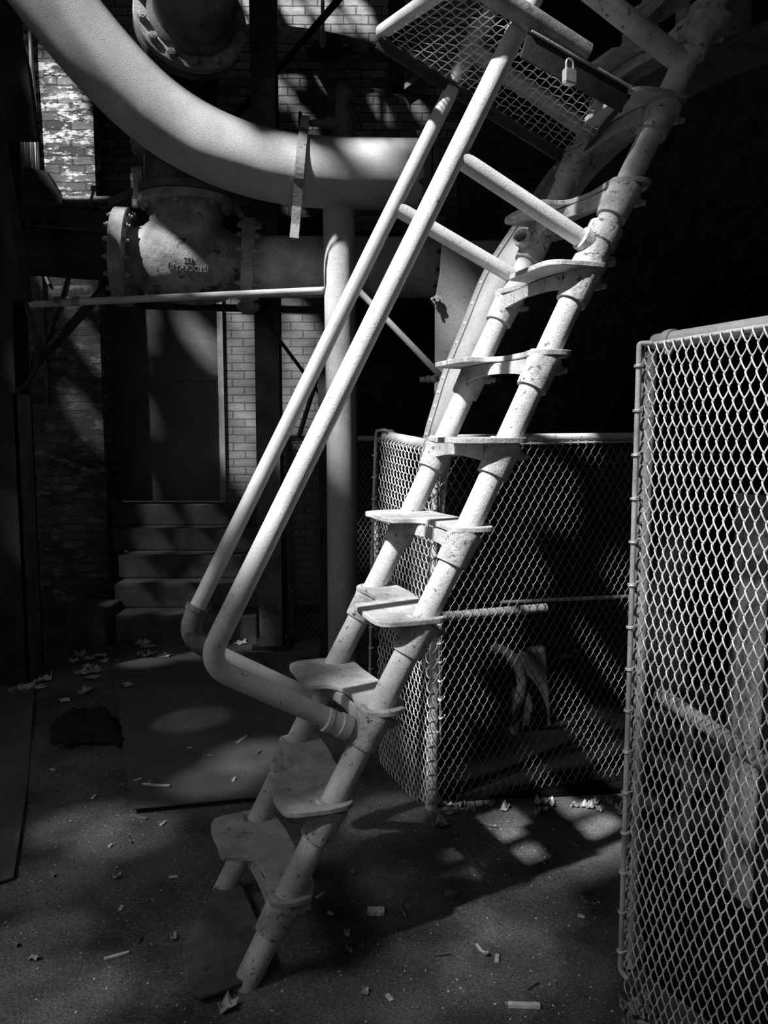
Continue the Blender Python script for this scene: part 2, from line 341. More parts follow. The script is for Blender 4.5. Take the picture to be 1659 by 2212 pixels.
# lower ladder gets flecks of sun
lit(A(.72, 0), .03)
CS = .032; X0, X1, Y0, Y1 = -8.2, 5.1, -4.2, 7.2
NX, NY = int((X1-X0)/CS), int((Y1-Y0)/CS); keep = np.ones((NX, NY), bool)
gx = X0 + (np.arange(NX)+.5)*CS; gy = Y0 + (np.arange(NY)+.5)*CS
for ox, oy, r in open_pts:
    keep &= ~(((gx[:, None]-ox)**2 + (gy[None, :]-oy)**2) < r*r)
V = [(X0+i*CS, Y0+j*CS, RZ) for i in range(NX+1) for j in range(NY+1)]
Fc = [(i*(NY+1)+j, (i+1)*(NY+1)+j, (i+1)*(NY+1)+j+1, i*(NY+1)+j+1) for i in range(NX) for j in range(NY) if keep[i, j]]
struct(MB().add(V, Fc).build('ceiling_sun_mask', M_black, smooth=False))

# ================================================================== THE LADDER
lad = thing('alternating_tread_ladder', 'steep steel pipe ladder with staggered cut-out treads and pipe handrails', 'ladder')
PR = .0365
for s, t1 in ((0, 3.75), (SW, 3.75)):
    MB().tube([A(t, s) for t in np.arange(-.02 if s == 0 else .0, t1, .06)], PR, 28).build('stringer', M_pipe if s else M_pipe, lad)
# foot plate
bp = [G(402, 2150), G(395, 2060), G(478, 1905), G(520, 1918), G(590, 2085), G(560, 2128), G(470, 2162), G(430, 2172)]
bp = [np.array([q[0], q[1], .012]) for q in bp]
MB().prism(bp, (0, 0, .018)).build('foot_plate', M_iron, lad, smooth=False, bevel=.006, label='dark rusted foot plate')
T0, DT = .265, .289
far_out = [(.084, .02), (.083, .12), (.078, .22), (.072, .35), (.064, .44), (.045, .505), (0, .522), (-.08, .522), (-.128, .512), (-.153, .485), (-.157, .42),
           (-.155, .33), (-.148, .262), (-.135, .246), (-.09, .238), (-.065, .218), (-.05, .18), (-.044, .12), (-.052, .05), (-.058, .005), (-.05, -.03), (-.022, -.05), (.02, -.057), (.06, -.044), (.08, -.015)]
near_out = [(m_, SW - s_) for m_, s_ in far_out][::-1]
def P3(base, m_, s_, z_): return base + m_*Hd + s_*Nn + z_*Uz
for i in range(12):
    t = T0 + i*DT; C = P0 + t*Dd + bow(t)*Hd; wide_far = (i % 2 == 0); out = far_out if wide_far else near_out
    jit = [((.004*math.sin(7*i + 3*k)), .003*math.cos(5*i + 2*k)) for k in range(len(out))]
    th = .0165; mb = MB(); poly = np.array([P3(C, a + j[0]*.7, b + j[1]*.7, -.004) for (a, b), j in zip(out, jit)]); poly = bez(np.vstack([poly[-2:], poly, poly[:2]]), 4)[8:-12]
    mb.prism(poly, (0, 0, th)); tr = mb.build('tread', M_tread, lad, smooth=False, bevel=.003)
    for s in (0, SW):                      # sleeves round the pipes
        a = A(t - .112, s); b = A(t - .004, s)
        wn = -1 if s == 0 else 1
        MB().lathe(a, b - a, [(0, .040), (.0, .046), (.012, .047), (.075, .049), (.085, .052), (.105, .052), (.108, .04)], 28).build('sleeve', M_cast, tr)
        q = A(t - .05, s) + .045*Hd
        if i not in (1, 4): MB().hexn(q, Hd, .016, .028).cyl(q - .01*Hd, q + .045*Hd, .009, 10).build('bolt', M_cast, tr)
    # web under the front edge, running from sleeve to sleeve
    ww = []
    for k in range(13):
        s_ = .035 + (SW - .07)*k/12; u = (s_/SW); v = 1-u if wide_far else u
        m_ = -.050 - .022*math.exp(-((v - .3)/.28)**2)
        ww.append((m_, s_))
    poly = [P3(C, m_, s_, -.009) for m_, s_ in ww] + [P3(C, m_ + .010, s_, -.009) for m_, s_ in ww[::-1]]
    n_ = len(poly); k = np.asarray(poly); low = k.copy()
    dz = np.array([-.034 - .014*abs((j-6)/6)**2 for j in range(13)]); low[:, 2] += np.concatenate([dz, dz[::-1]])
    V = np.concatenate([k, low]); Fc = []
    for j in range(n_): Fc.append((j, (j+1) % n_, n_ + (j+1) % n_, n_ + j))
    for j in range(12): Fc.append((j, j+1, n_-2-j, n_-1-j)); Fc.append((n_+j, n_+n_-1-j, n_+n_-2-j, n_+j+1))
    MB().add(V, Fc).build('web', M_tread, tr)
# handrails
hp = fillet([A(3.75, .029, .508), A(.775, .029, .508), A(.765, .0, .02)], .075)
MB().tube(resamp(hp, .1), .0295, 26).build('handrail', M_rail, lad)
MB().tube([A(3.75, .508, .508), A(2.2, .508, .508), A(.80, .508, .505)], .026, 26).build('handrail', M_rail_dark, lad, label='smoother, darker far handrail')
el = fillet([A(.83, .508, .505), A(.735, .508, .49), A(.728, .505, .40)], .06, 9)
MB().tube(el, .034, 24).lathe(A(.84, .508, .505), -Dd, [(0, .034), (0, .038), (.018, .038), (.018, .034)]).lathe(A(.728, .505, .40), Mm, [(0, .034), (0, .038), (.018, .038), (.018, .034)]).build('elbow', M_iron, lad)
MB().tube([A(.728, .505, .41), A(.715, SW, .0)], .026, 22).build('cross_tube', M_rail, lad)
MB().lathe(A(.764, .0, .06), Mm, [(0, .03), (.0, .036), (.03, .036), (.032, .032), (.06, .032), (.062, .035), (.075, .035), (.075, .03)]).build('coupling', M_rail, lad)
MB().tube([A(2.354, .029, .49), A(2.36, 0, .0)], .0265, 22).build('cross_tube', M_rail, lad)
MB().tube([A(2.335, .508, .49), A(2.349, SW, .0)], .0265, 22).build('cross_tube', M_rail, lad)
MB().tube([A(3.0, .029, .50), A(3.0, 0, .0)], .034, 22).build('cross_tube', M_pipe, lad)
MB().tube([A(2.95, .508, .50), A(2.95, SW, .0)], .03, 22).build('cross_tube', M_pipe, lad)
for s, t in ((0, 2.36),):
    MB().lathe(A(t-.075, s), Dd, [(0, .04), (0, .052), (.028, .053), (.03, .047), (.085, .047), (.09, .053), (.145, .053), (.15, .04)], 30).lathe(A(t, s, .03), Mm, [(0, .036), (.03, .036), (.033, .03)]).hexn(A(t-.04, s) + .05*Hd, Hd, .016, .03).build('tee_fitting', M_cast, lad)
MB().lathe(A(2.42, SW), Dd, [(0, .04), (0, .047), (.01, .048), (.11, .048), (.12, .04)], 28).build('tee_fitting', M_cast, lad)
so_ = A(2.47, SW, .03); ax = nrm(Mm*.8 - Nn*.55)
mb = MB(); mb.lathe(so_, ax, [(0, .028), (.035, .028), (.04, .032), (.052, .032), (.052, .021), (.012, .020), (.012, .0005)], 26)
mb.build('open_socket', M_cast, lad)
for s in (0,): MB().lathe(A(3.04, s), Dd, [(0, .04), (0, .048), (.10, .056), (.14, .058), (.145, .04)], 28).build('collar', M_cast, lad)
base_at(lad, (P0[0], P0[1], 0))

# gate of woven wire locked across the ladder
gt = thing('ladder_gate', 'locked gate of woven wire in a pipe frame across the upper ladder', 'gate')
def Q(px, py, s):                     # on the vertical plane at offset s across the ladder
    r = ray(px, py); o_ = np.array([0, 0, HC]); C = P0 + s*Nn; k = ((C-o_)@Nn)/(r@Nn); return o_ + k*r
gFT = Q(818, 88, .5); gFB = Q(1240, 352, .5); gNB = Q(1362, 197, -.02); gNT = Q(1000, -35, -.02)
gn = nrm(np.cross(gFB - gFT, gNT - gFT)); gn = gn if gn@Dd > 0 else -gn
MB().tube([gNT + .02*gn, gNB + .02*gn + (gNT-gNB)*.3], .031, 22).build('frame_tube', M_flange, gt)
MB().tube([gFT + .03*gn - .0*Dd, gNT + .03*gn], .0235, 20).build('frame_tube', M_rail, gt)
ln = nrm(gFB - gFT); ac = nrm(gNB - gFB)
m = MB(); m.beam(gFT, gFB, .012, .05, up=gn); m.beam(gFT + ac*.02, gFB + ac*.02, .04, .006, up=gn); m.build('angle_bar', M_black, gt, smooth=False)
m = MB(); m.beam(gFB, gNB, .012, .045, up=gn); m.build('angle_bar', M_black, gt, smooth=False)
lt = Q(1145, 70, -.03); lb = Q(1362, 192, -.03); m = MB(); m.beam(lt - .04*Dd, lb - .04*Dd, .006, .075, up=Dd); m.build('latch_angle', M_black, gt, smooth=False, bevel=.001); MB().beam(lt, lb, .022, .007, up=(0, 0, 1)).build('latch_lit_edge', M_post, gt, smooth=False, bevel=.001)  # black face and pale edge paint the latch's shaded and lit sides
# woven mesh: wires across, crimped wires along
m1 = MB(); L_ = np.linalg.norm(gFB - gFT); n1 = 27
for k in range(1, n1):
    a = gFT + (gFB-gFT)*k/n1; b = gNT + (gNB-gNT)*k/n1; pts = [a + (b-a)*q + gn*.0006*math.sin(q*13*math.pi) for q in np.linspace(0, 1, 70)]
    m1.tube(pts, .0018, 5, False)
for k in range(1, 14):
    a = gFT + (gNT-gFT)*k/14; b = gFB + (gNB-gFB)*k/14; pts = [a + (b-a)*q - gn*.003*math.cos(q*n1*math.pi)*(1 if k % 2 else -1) for q in np.linspace(0, 1, 275)]
    m1.tube(pts, .0015, 5, False)
m1.build('woven_mesh', M_grid, gt)
base_at(gt, gFB)
# padlock
pb = Q(1230, 166, -.06); pk = thing('padlock', 'small bright padlock hanging from the gate latch angle', 'padlock')
xx = nrm(Hd*.98 + Nn*.15); yy = nrm(np.cross(Uz, xx))
MB().box(pb, xx*.0195, yy*.009, Uz*.0165).box(pb + Uz*.0185, xx*.0165, yy*.0085, Uz*.002).box(pb - Uz*.0185, xx*.0185, yy*.008, Uz*.002).build('lock_body', M_brass, pk, smooth=False, bevel=.002)
sh = [pb + xx*-.0125 + Uz*.012, pb + xx*-.0125 + Uz*.035] + [pb + Uz*(.035 + .0125*math.sin(a)) - xx*.0125*math.cos(a) for a in np.linspace(.2, math.pi - .2, 9)] + [pb + xx*.0125 + Uz*.035, pb + xx*.0125 + Uz*.012]
MB().tube(sh, .0032, 10).build('shackle', M_brass, pk)
base_at(pk, pb - Uz*.02)

# ================================================================== FENCES
def chainlink(o0, o1, z0, z1a, z1b, dw, ph, wr, amp, hand=1, skew=0., y_seg=3):
    """wire panel between two floor points; z top runs from z1a to z1b"""
    o0 = np.asarray(o0, float); o1 = np.asarray(o1, float); Lx = np.linalg.norm((o1-o0)[:2]); U = (o1-o0)/Lx; Nr = np.array([U[1], -U[0], 0])
    cw = dw/2; nw = int(Lx/cw); m = MB()
    for i in range(nw):
        x0 = i*cw; top = z1a + (z1b - z1a)*x0/Lx; kn = int((top - z0)/(ph/2)); pts = []
        for k in range(kn + 1):
            zc = top - k*ph/2; right = (k + i) % 2 == 0; xe = x0 + (cw*1.09 if right else -cw*.09)
            bulge = .006*mnoise.noise(Vector((x0*3, zc*3, i*.0)))*2
            # turning point at the interlock, then the slanting leg to the other side
            pts.append(o0 + U*(xe + (.0007 if right else -.0007)) + Uz*zc + Nr*bulge)
            nxt_right = not right; xe2 = x0 + (cw*1.09 if nxt_right else -cw*.09)
            side = amp if (right == (hand > 0)) else -amp
            for q in ((.16, .5, .84) if y_seg == 3 else (.5,)):
                pts.append(o0 + U*(xe + (xe2-xe)*q) + Uz*(zc - ph/2*q) + Nr*(side*(1 if q == .5 else .8) + bulge))
        m.tube(pts, wr, 6, False)
    return m, U, Nr, Lx
def ties(a, b, n, r, towards, name_m, parent, name='tie_wire'):
    for k in range(n):
        c = a + (b-a)*(k+.5)/n; d = nrm(b-a); u = nrm(np.cross(d, [.3, 1, .1])); w_ = np.cross(d, u)
        pts = [c + d*(.0035*(q/(2*math.pi)) - .003) + (r+.0025)*(math.cos(q)*u + math.sin(q)*w_) for q in np.linspace(0, 4*math.pi, 26)]
        pts += [c + towards*.5 - d*.004, c + towards + Uz*.012]
        MB().tube(pts, .0021, 6).build(name, M_wire, parent)

# near right-hand panel
C0 = P(1388, 1000, 2.05); C0[2] = 0; C1 = P(1659, 1000, 1.72); C1[2] = 0; C2 = C0 + (C1-C0)*2.0
zc0 = P(1388, 745, 2.05)[2]; zc1 = P(1659, 700, 1.72)[2]; zc2 = zc0 + (zc1-zc0)*2.0
fc = thing('wire_fence_panel', 'tall near right chain-link panel with bright wavy wires, cut off by the frame', 'fence')
m, U, Nr, Lx = chainlink(C0, C2, .0, zc0, zc2, .0275, .061, .0020, .0050, hand=-1)
m.build('wire_mesh', M_wire, fc)
MB().tube([C0 + Uz*zc0 + Nr*-.006, C2 + Uz*zc2 + Nr*-.006], .0055, 10).build('top_bar', M_wire, fc)
eb = P(1340, 2095, 2.03); et = P(1381, 742, 2.04)
MB().tube(fillet([C0 + Uz*(zc0+.002) + U*.02, et, eb, eb + U*.03 - Uz*.01], .008), .0068, 12).build('edge_bar', M_post, fc)
ties(et, eb, 15, .0075, U*.022, M_wire, fc)
# twisted selvedge knots along the panel's edge
m = MB()
for k in range(29):
    z = zc0 - .03 - k*.061; c = C0 + Uz*z - U*.004
    m.tube([c + Uz*.028 + U*.004, c + Uz*.014 + Nr*.004, c - U*.006, c + Nr*-.005 - Uz*.006, c + U*.004 - Uz*.014, c - U*.002 - Uz*.03], [.0025, .0032, .0042, .0042, .0032, .0025], 7)
m.build('selvedge', M_wire_old, fc)
base_at(fc, C0)
# pipe frame behind that panel
pf = thing('guard_railing', 'round pipe frame with clamp band and slanting rail behind the near right wire panel', 'frame')
off = np.array([.03, .045, 0]); a = P(1422, 738, 2.12); b = P(1659, 702, 1.79); b2 = a + (b-a)*1.95
MB().tube([a, b2], .021, 22).lathe(a, a - b, [(0, .021), (.01, .0205), (.016, .016), (.019, .006)]).build('top_rail', M_post, pf)
cdir = nrm(b-a); MB().lathe(a + cdir*.035, cdir, [(0, .021), (0, .0265), (.012, .0275), (.024, .0265), (.024, .021)]).hexn(a + cdir*.047 - Uz*.03, Nr, .009, .014).build('clamp_band', M_post, pf)
q0 = P(1404, 745, 2.16); MB().cyl([q0[0], q0[1], 0], q0 - Uz*.02, .019, 20).build('post', M_post, pf)
a = P(1425, 1500, 2.15); b = P(1659, 1655, 1.80); MB().tube([a, a + (b-a)*1.9], .0215, 20).build('middle_rail', M_concrete, pf, label='flaking middle rail')
base_at(pf, [q0[0], q0[1], 0])
pp = P(1475, 1900, 2.6); o = MB().cyl([pp[0], pp[1], 0], [pp[0], pp[1], .62], .018, 18).build('stub_pipe', M_concrete); tag(o, 'thin vertical pipe standing behind the near right wire panel', 'pipe')
pp = P(1650, 1500, 2.5); mb = MB(); mb.ibeam([pp[0]+.02, pp[1], 0], [pp[0]+.02, pp[1], 1.35], .16, .2, .014, up=(1, .2, 0)); o = mb.build('column_stump', M_concrete, smooth=False, bevel=.003); tag(o, 'flaking steel column behind the near right wire panel at the frame edge', 'column')

# middle fence: front panel and its short left-hand return
B0 = P(938, 1000, 3.06); B0[2] = 0; B1 = P(1410, 1000, 3.36); B1[2] = 0
zb0 = P(938, 958, 3.06)[2]; zb1 = P(1410, 949, 3.36)[2]
fb = thing('wire_fence_panel', 'middle chain-link panel facing front, dark machinery behind it', 'fence')
m, U, Nr, Lx = chainlink(B0 + .0*Uz, B1, .05, zb0 - .012, zb1 - .012, .0365, .0605, .00165, .0045, hand=1)
m.build('wire_mesh', M_wire_old, fb)
MB().tube([B0 + Uz*(zb0-.008) + Nr*.004, B1 + Uz*(zb1-.008) + Nr*.004], .0045, 10).build('tension_bar', M_post, fb)
mk = MB()
k = 0
while k*.0365 < Lx:
    c = B0 + U*(k*.0365 + .01) + Uz*(zb0 + (zb1-zb0)*k*.0365/Lx - .008); mk.tube([c + .009*(math.cos(q)*Uz + math.sin(q)*Nr) + U*.004*q/6 for q in np.linspace(-1, 5, 9)], .0018, 6); k += 1
mk.build('knuckle', M_wire_old, fb)
MB().tube([B0 + Uz*(zb0 + .016) - Nr*.02 + U*.02, B1 + Uz*(zb1 + .012) - Nr*.02], .0175, 20).build('top_rail', M_post, fb)
pt = P(944, 990, 3.12); pbm = G(932, 1745)
MB().tube([[pbm[0], pbm[1], 0], [pbm[0]+.008, pbm[1]+.01, .6], pt], .0205, 20).cyl([pbm[0], pbm[1], 0], [pbm[0]+.002, pbm[1], .33], .026, 20).build('post', M_post, fb)
MB().tube([[pbm[0]+.035, pbm[1]-.01, .3], P(944, 985, 3.05)], .005, 8).build('tension_bar', M_wire_old, fb)
ties(np.array([pbm[0]+.035, pbm[1]-.01, .35]), P(944, 985, 3.05), 14, .006, U*.02, M_wire_old, fb)
base_at(fb, B0)
A0 = P(820, 1000, 3.52); A0[2] = 0; za0 = P(820, 950, 3.52)[2]; za1 = P(930, 972, 3.08)[2]; A1 = P(932, 1000, 3.06); A1[2] = 0
fa = thing('wire_fence_panel', 'short side chain-link panel, densely foreshortened, with bright bent rod at its top corner', 'fence')
m, U, Nr, Lx = chainlink(A0, A1, .03, za0, za1, .034, .0605, .0021, .0055, hand=-1)
m.build('wire_mesh', M_wire, fa)
MB().tube([P(832, 941, 3.5), P(935, 962, 3.1)], .0205, 20).build('top_rail', M_rail, fa)
for q in ((842, 941, 3.46), (925, 961, 3.13)):
    c = P(*q); d_ = U; MB().lathe(c - d_*.006, d_, [(0, .021), (0, .0265), (.014, .0265), (.014, .021)]).build('clamp_band', M_rail, fa)
tp = P(812, 930, 3.53); bt = G(789, 1640); bt = P(797, 1600, 3.53)
MB().tube(fillet([tp + U*.11 + Uz*.002, tp, P(803, 1200, 3.53), bt], .03), .0062, 12).build('bent_rod', M_post, fa)
ties(P(809, 960, 3.53), bt, 14, .007, U*.03, M_wire, fa)
mk = MB()
for k in range(int(Lx/.034)): c = A0 + U*(k*.034 + .008) + Uz*(za0 + (za1-za0)*k*.034/Lx - .002); mk.tube([c + .009*(math.cos(q)*Uz + math.sin(q)*Nr) + U*.004*q/6 for q in np.linspace(-1, 5, 9)], .0022, 6)
mk.build('knuckle', M_wire, fa)
base_at(fa, A0)
# farther fence behind the round column
D0 = P(600, 1000, 5.85); D0[2] = 0; D1 = P(1400, 1000, 5.75); D1[2] = 0; zd = P(700, 953, 5.85)[2]
fd = thing('wire_fence_panel', 'far dark chain-link panel seen behind the thick round column', 'fence')
m, U, Nr, Lx = chainlink(D0, D1, .0, zd, zd, .036, .061, .0022, .004, hand=1, y_seg=1)
m.build('wire_mesh', M_wire_old, fd)
MB().tube([D0 + Uz*(zd+.02), D1 + Uz*(zd+.02)], .02, 14).build('top_rail', M_post, fd)
for f_ in (.03, .27, .6): c = D0 + (D1-D0)*f_; MB().cyl(c + Nr*-.03, c + Nr*-.03 + Uz*(zd+.02), .022, 14).build('post', M_post, fd)
base_at(fd, D0)

# ================================================================== PIPEWORK
bpth = [P(*q) for q in ((920, 377, 4.87), (860, 377, 4.87), (790, 376, 4.86), (720, 374, 4.85), (650, 369, 4.83), (560, 352, 4.8), (480, 325, 4.76), (400, 285, 4.72), (320, 228, 4.66), (240, 150, 4.58), (156, 52, 4.5), (60, -75, 4.4), (-60, -240, 4.3))]
cp = bez(bpth, 8)
bpz = thing('curved_duct_pipe', 'great dusty pipe sweeping down from upper left to a level run', 'pipe')
mb = MB(); mb.tube(cp, .198, 56)
big = mb.build('pipe_run', M_big, bpz)
a = P(905, 377, 4.87); b = P(945, 378, 4.88); dx = nrm(b-a)
mb = MB().lathe(a, dx, [(0, .2), (0, .265), (.035, .265), (.035, .2)], 44).lathe(a + dx*.045, dx, [(0, .2), (0, .265), (.035, .265), (.035, .2)], 44)
fz = mb.build('flange', M_iron, bpz)
uu = nrm(np.cross(dx, Uz)); vv = np.cross(uu, dx)
for k in range(14):
    an = k*2*math.pi/14; c = a + .235*(math.cos(an)*uu + math.sin(an)*vv)
    MB().hexn(c, -dx, .016, .022).hexn(c + dx*.08, dx, .016, .022).cyl(c - dx*.03, c + dx*.11, .009, 10).build('bolt', M_iron, fz)
base_at(bpz, P(780, 440, 4.86))
# flat strap hanging round the pipe
st = thing('pipe_strap', 'flat iron strap hooked round the level part of the great pipe', 'strap')
pc = P(650, 369, 4.83); T_ = nrm(P(690, 373, 4.84) - P(610, 362, 4.82)); uu = nrm(np.cross(T_, Uz)); vv = nrm(np.cross(uu, T_))
front = -uu if (-uu)[1] < 0 else uu
loop = [pc + .205*(math.cos(an)*front*1. + math.sin(an)*vv) for an in np.linspace(math.radians(118), math.radians(-40), 20)]
top = [pc + vv*.27 + front*-.06, pc + vv*.235 + front*-.1]
full = [pc + vv*.30 + front*.02, pc + vv*.27 + front*.04] + [pc + .212*(math.cos(an)*front + math.sin(an)*vv) for an in np.linspace(math.radians(75), math.radians(-35), 16)] + [pc + front*.12 - vv*.235, pc + front*.10 - vv*.33, pc + front*.10 - vv*.41]
full = np.array(full); mb = MB(); hw = .026; V = []
for p_ in full: V += [p_ - T_*hw, p_ + T_*hw]
for i, p_ in enumerate(full):
    t_ = full[min(i+1, len(full)-1)] - full[max(i-1, 0)]; n_ = nrm(np.cross(t_, T_)); V += [p_ - T_*hw + n_*.008, p_ + T_*hw + n_*.008]
k = len(full); Fc = []
for i in range(k-1):
    a0_, b0_ = 2*i, 2*i+1; c0_, d0_ = 2*k+2*i, 2*k+2*i+1
    Fc += [(a0_, b0_, b0_+2, a0_+2), (c0_, c0_+2, d0_+2, d0_), (a0_, a0_+2, c0_+2, c0_), (b0_, d0_, d0_+2, b0_+2)]
Fc += [(0, 2*k, 2*k+1, 1), (2*k-2, 2*k-1, 4*k-1, 4*k-2)]
mb.add(V, Fc).build('band', M_flange, st, smooth=False)
hk = P(650, 262, 4.72); MB().hexn(P(652, 283, 4.74), -Nn, .018, .03).build('bolt', M_iron, st)
base_at(st, P(655, 510, 4.7))
# small black valve on top of the pipe
vl = thing('small_valve', 'small black valve with lever and side handwheel on the level great pipe', 'valve')
YV = 4.86; bb = P(745, 306, YV); tp = P(742, 215, YV)
MB().lathe(bb - Uz*.02, Uz, [(0, .075), (.05, .07), (.06, .058), (.14, .056), (.2, .056), (.25, .052), (.295, .056), (.335, .044), (.352, .02), (.355, .002)], 28).build('valve_body', M_iron, vl)
MB().tube([P(752, 222, YV-.05), P(764, 245, YV-.05), P(773, 258, YV-.05)], [.022, .022, .024], 16).build('lever', M_black, vl)
MB().lathe(P(735, 266, YV), P(660, 266, YV) - P(735, 266, YV), [(0, .045), (.05, .045), (.052, .036), (.075, .036), (.10, .02), (.2, .018), (.235, .018)], 20).build('stem', M_iron, vl)
hc = P(649, 264, YV); mb = MB(); hx = nrm(P(640, 264, YV) - P(735, 266, YV)); h1 = nrm(np.cross(hx, Uz)); h2 = np.cross(h1, hx)
mb.tube([hc + .052*(math.cos(q)*h1 + math.sin(q)*h2) for q in np.linspace(0, 2*math.pi, 30)], .008, 10, False)
for q in (0, 2.1, 4.2): mb.tube([hc, hc + .05*(math.cos(q)*h1 + math.sin(q)*h2)], .006, 8)
mb.cyl(hc - hx*.012, hc + hx*.012, .014, 14); mb.build('handwheel', M_black, vl)
base_at(vl, bb)

# thick round column
c0 = P(741, 1400, 4.93); ct = P(732, 430, 4.9)
rc = thing('round_column', 'thick round steel column under the great pipe', 'column')
MB().tube([[c0[0], c0[1], 0], [c0[0], c0[1], 1.5], [ct[0], ct[1], P(735, 374, 4.85)[2]-.188]], .096, 40).build('shaft', M_plate, rc)
MB().abox(c0[0]-.16, c0[0]+.16, c0[1]-.16, c0[1]+.16, -.01, .015).build('base_plate', M_iron, rc, smooth=False)
base_at(rc, [c0[0], c0[1], 0])

# gate valve body with cast lettering
gv = thing('flanged_valve', 'big blotched cast valve between two flanges with upside-down raised lettering', 'valve')
va = P(262, 556, 5.12); vb = P(538, 576, 5.22); vd = nrm(vb - va); VL = np.linalg.norm(vb - va)
prof = [(.10, .19), (.14, .2), (.17, .225), (.24, .25), (.34, .262), (.45, .262), (.56, .25), (.64, .225), (.69, .195), (VL-.0, .185)]
body = MB().lathe(va, vd, [(0, .19)] + prof, 56).build('valve_body', M_valve, gv)
def flange(c, d, r, t, nb, parent, m_=M_flange, inner=.19, gap=.0, rb=None, br=.017):
    d = nrm(d); f = MB().lathe(c - d*t/2, d, [(0, inner), (0, r-.004), (.004, r), (t-.004, r), (t, r-.004), (t, inner)], 52).build('flange', m_, parent)
    u = nrm(np.cross(d, Uz)) if abs(d[2]) < .9 else np.array([1., 0, 0]); v = np.cross(u, d); rb = rb or r - .038
    for k in range(nb):
        an = (k+.5)*2*math.pi/nb; q = c + rb*(math.cos(an)*u + math.sin(an)*v)
        MB().hexn(q + d*t/2, d, br, br*1.3).hexn(q - d*t/2, -d, br, br*1.3).cyl(q - d*(t/2+.034), q + d*(t/2+.036), .009, 10).build('bolt', m_, f)
    return f
flange(va + vd*.015, vd, .30, .085, 16, gv)
flange(vb + vd*.0, vd, .30, .075, 16, gv)
nk = P(402, 560, 5.12); n0 = va + vd*((nk - va)@vd); zt = P(392, 412, 5.1)[2]; hN = zt - n0[2]
MB().lathe(n0 + Uz*.05, Uz, [(0, .22), (.1, .235), (.2, .225), (.26, .22), (hN-.05, .22)], 48).build('neck', M_valve, gv)
for dz_, rr in ((0, .295), (.055, .29)):
    flange(n0 + Uz*(hN + dz_ - .06), Uz, rr, .048, 14, gv, M_iron if dz_ else M_flange, .2)
MB().lathe(n0 + Uz*(hN + .02), Uz, [(0, .25), (.05, .25), (.18, .245), (.2, .235), (.215, .19), (.225, .12)], 48).build('bonnet', M_iron, gv)
lug = P(298, 395, 5.05); MB().box(lug, (.03, 0, 0), (0, .014, 0), (0, 0, .09)).hexn(lug + np.array([0, -.014, .01]), (0, -1, 0), .016, .02).build('lug', M_flange, gv, smooth=False, bevel=.008)
# raised letters, cast upside down on the body
def letters(s_, size, zoff, xoff):
    cu = bpy.data.curves.new('letters', 'FONT'); cu.body = s_; cu.size = size; cu.extrude = .006; cu.bevel_depth = .0008; cu.align_x = 'CENTER'; cu.space_character = 1.08
    tmp = bpy.data.objects.new('tmp', cu); COL.objects.link(tmp); bpy.context.view_layer.update()
    me = bpy.data.meshes.new_from_object(tmp.evaluated_get(bpy.context.evaluated_depsgraph_get())); bpy.data.objects.remove(tmp)
    up0 = nrm(Uz - vd*(Uz@vd)); fr = nrm(np.cross(up0, vd)); fr = fr if fr[1] < 0 else -fr; Rb = .2605
    for v in me.vertices:
        x, y, z = v.co; X = xoff - x*.8; ang = (zoff - y)/Rb                          # turned by half a circle
        q = va + vd*X + (Rb + z + .001)*(math.cos(ang)*fr + math.sin(ang)*up0); v.co = Vector(q)
    me.materials.append(M_valve); o = bpy.data.objects.new('cast_lettering', me); COL.objects.link(o); o.parent = body
xo = (P(410, 560, 5.0) - va)@vd
letters('(STOCKHAM)', .047, -.068, xo); letters('125', .047, -.022, xo)
base_at(gv, n0 - Uz*.26)
# pipe run to the right of the valve
hp_ = thing('horizontal_pipe', 'pale horizontal pipe running right from the lettered valve behind the round column', 'pipe')
pe = P(945, 578, 5.32); MB().tube([vb + vd*.04, pe], .192, 48).build('pipe_run', M_pipe, hp_)
flange(P(950, 578, 5.33), vd, .25, .06, 12, hp_, M_iron)
base_at(hp_, pe)
# left stub into the dark
o = MB().tube([va - vd*.03, P(60, 540, 5.0)], .15, 32).build('pipe_stub', M_black); tag(o, 'black pipe going left from the lettered valve into the dark', 'pipe')
# upper flange, riser and the tilted flanged pipe
tf = thing('tilted_flanged_pipe', 'big bolted flange and fat dark pipe at top on a riser behind the great pipe', 'pipe'); ri = tf
rb = P(385, 345, 5.35); MB().cyl(P(400, 330, 5.35), P(412, 70, 5.35), .19, 40).build('riser', M_black, ri)
fo = P(372, 322, 5.3); MB().lathe(fo - Uz*.04, Uz, [(0, .15), (0, .24), (.01, .25), (.1, .25), (.11, .24), (.12, .2)], 40).build('flange', M_flange, ri)
fc_ = P(412, 42, 5.05); ad = nrm(ray(412, 42)*-1*.78 + np.array([.13, 0, .60]))
fl2 = flange(fc_, ad, .335, .05, 14, tf, M_flange, .2, br=.026)
MB().lathe(fc_ - ad*.09, ad, [(0, .2), (0, .33), (.045, .33), (.045, .2)], 48).build('flange', M_iron, tf)
MB().lathe(fc_ - ad*.3, ad, [(0, .2), (.32, .25), (.34, .262), (.36, .255), (.38, .232), (1.0, .232)], 48).build('pipe_run', M_iron, tf)
base_at(tf, fo)
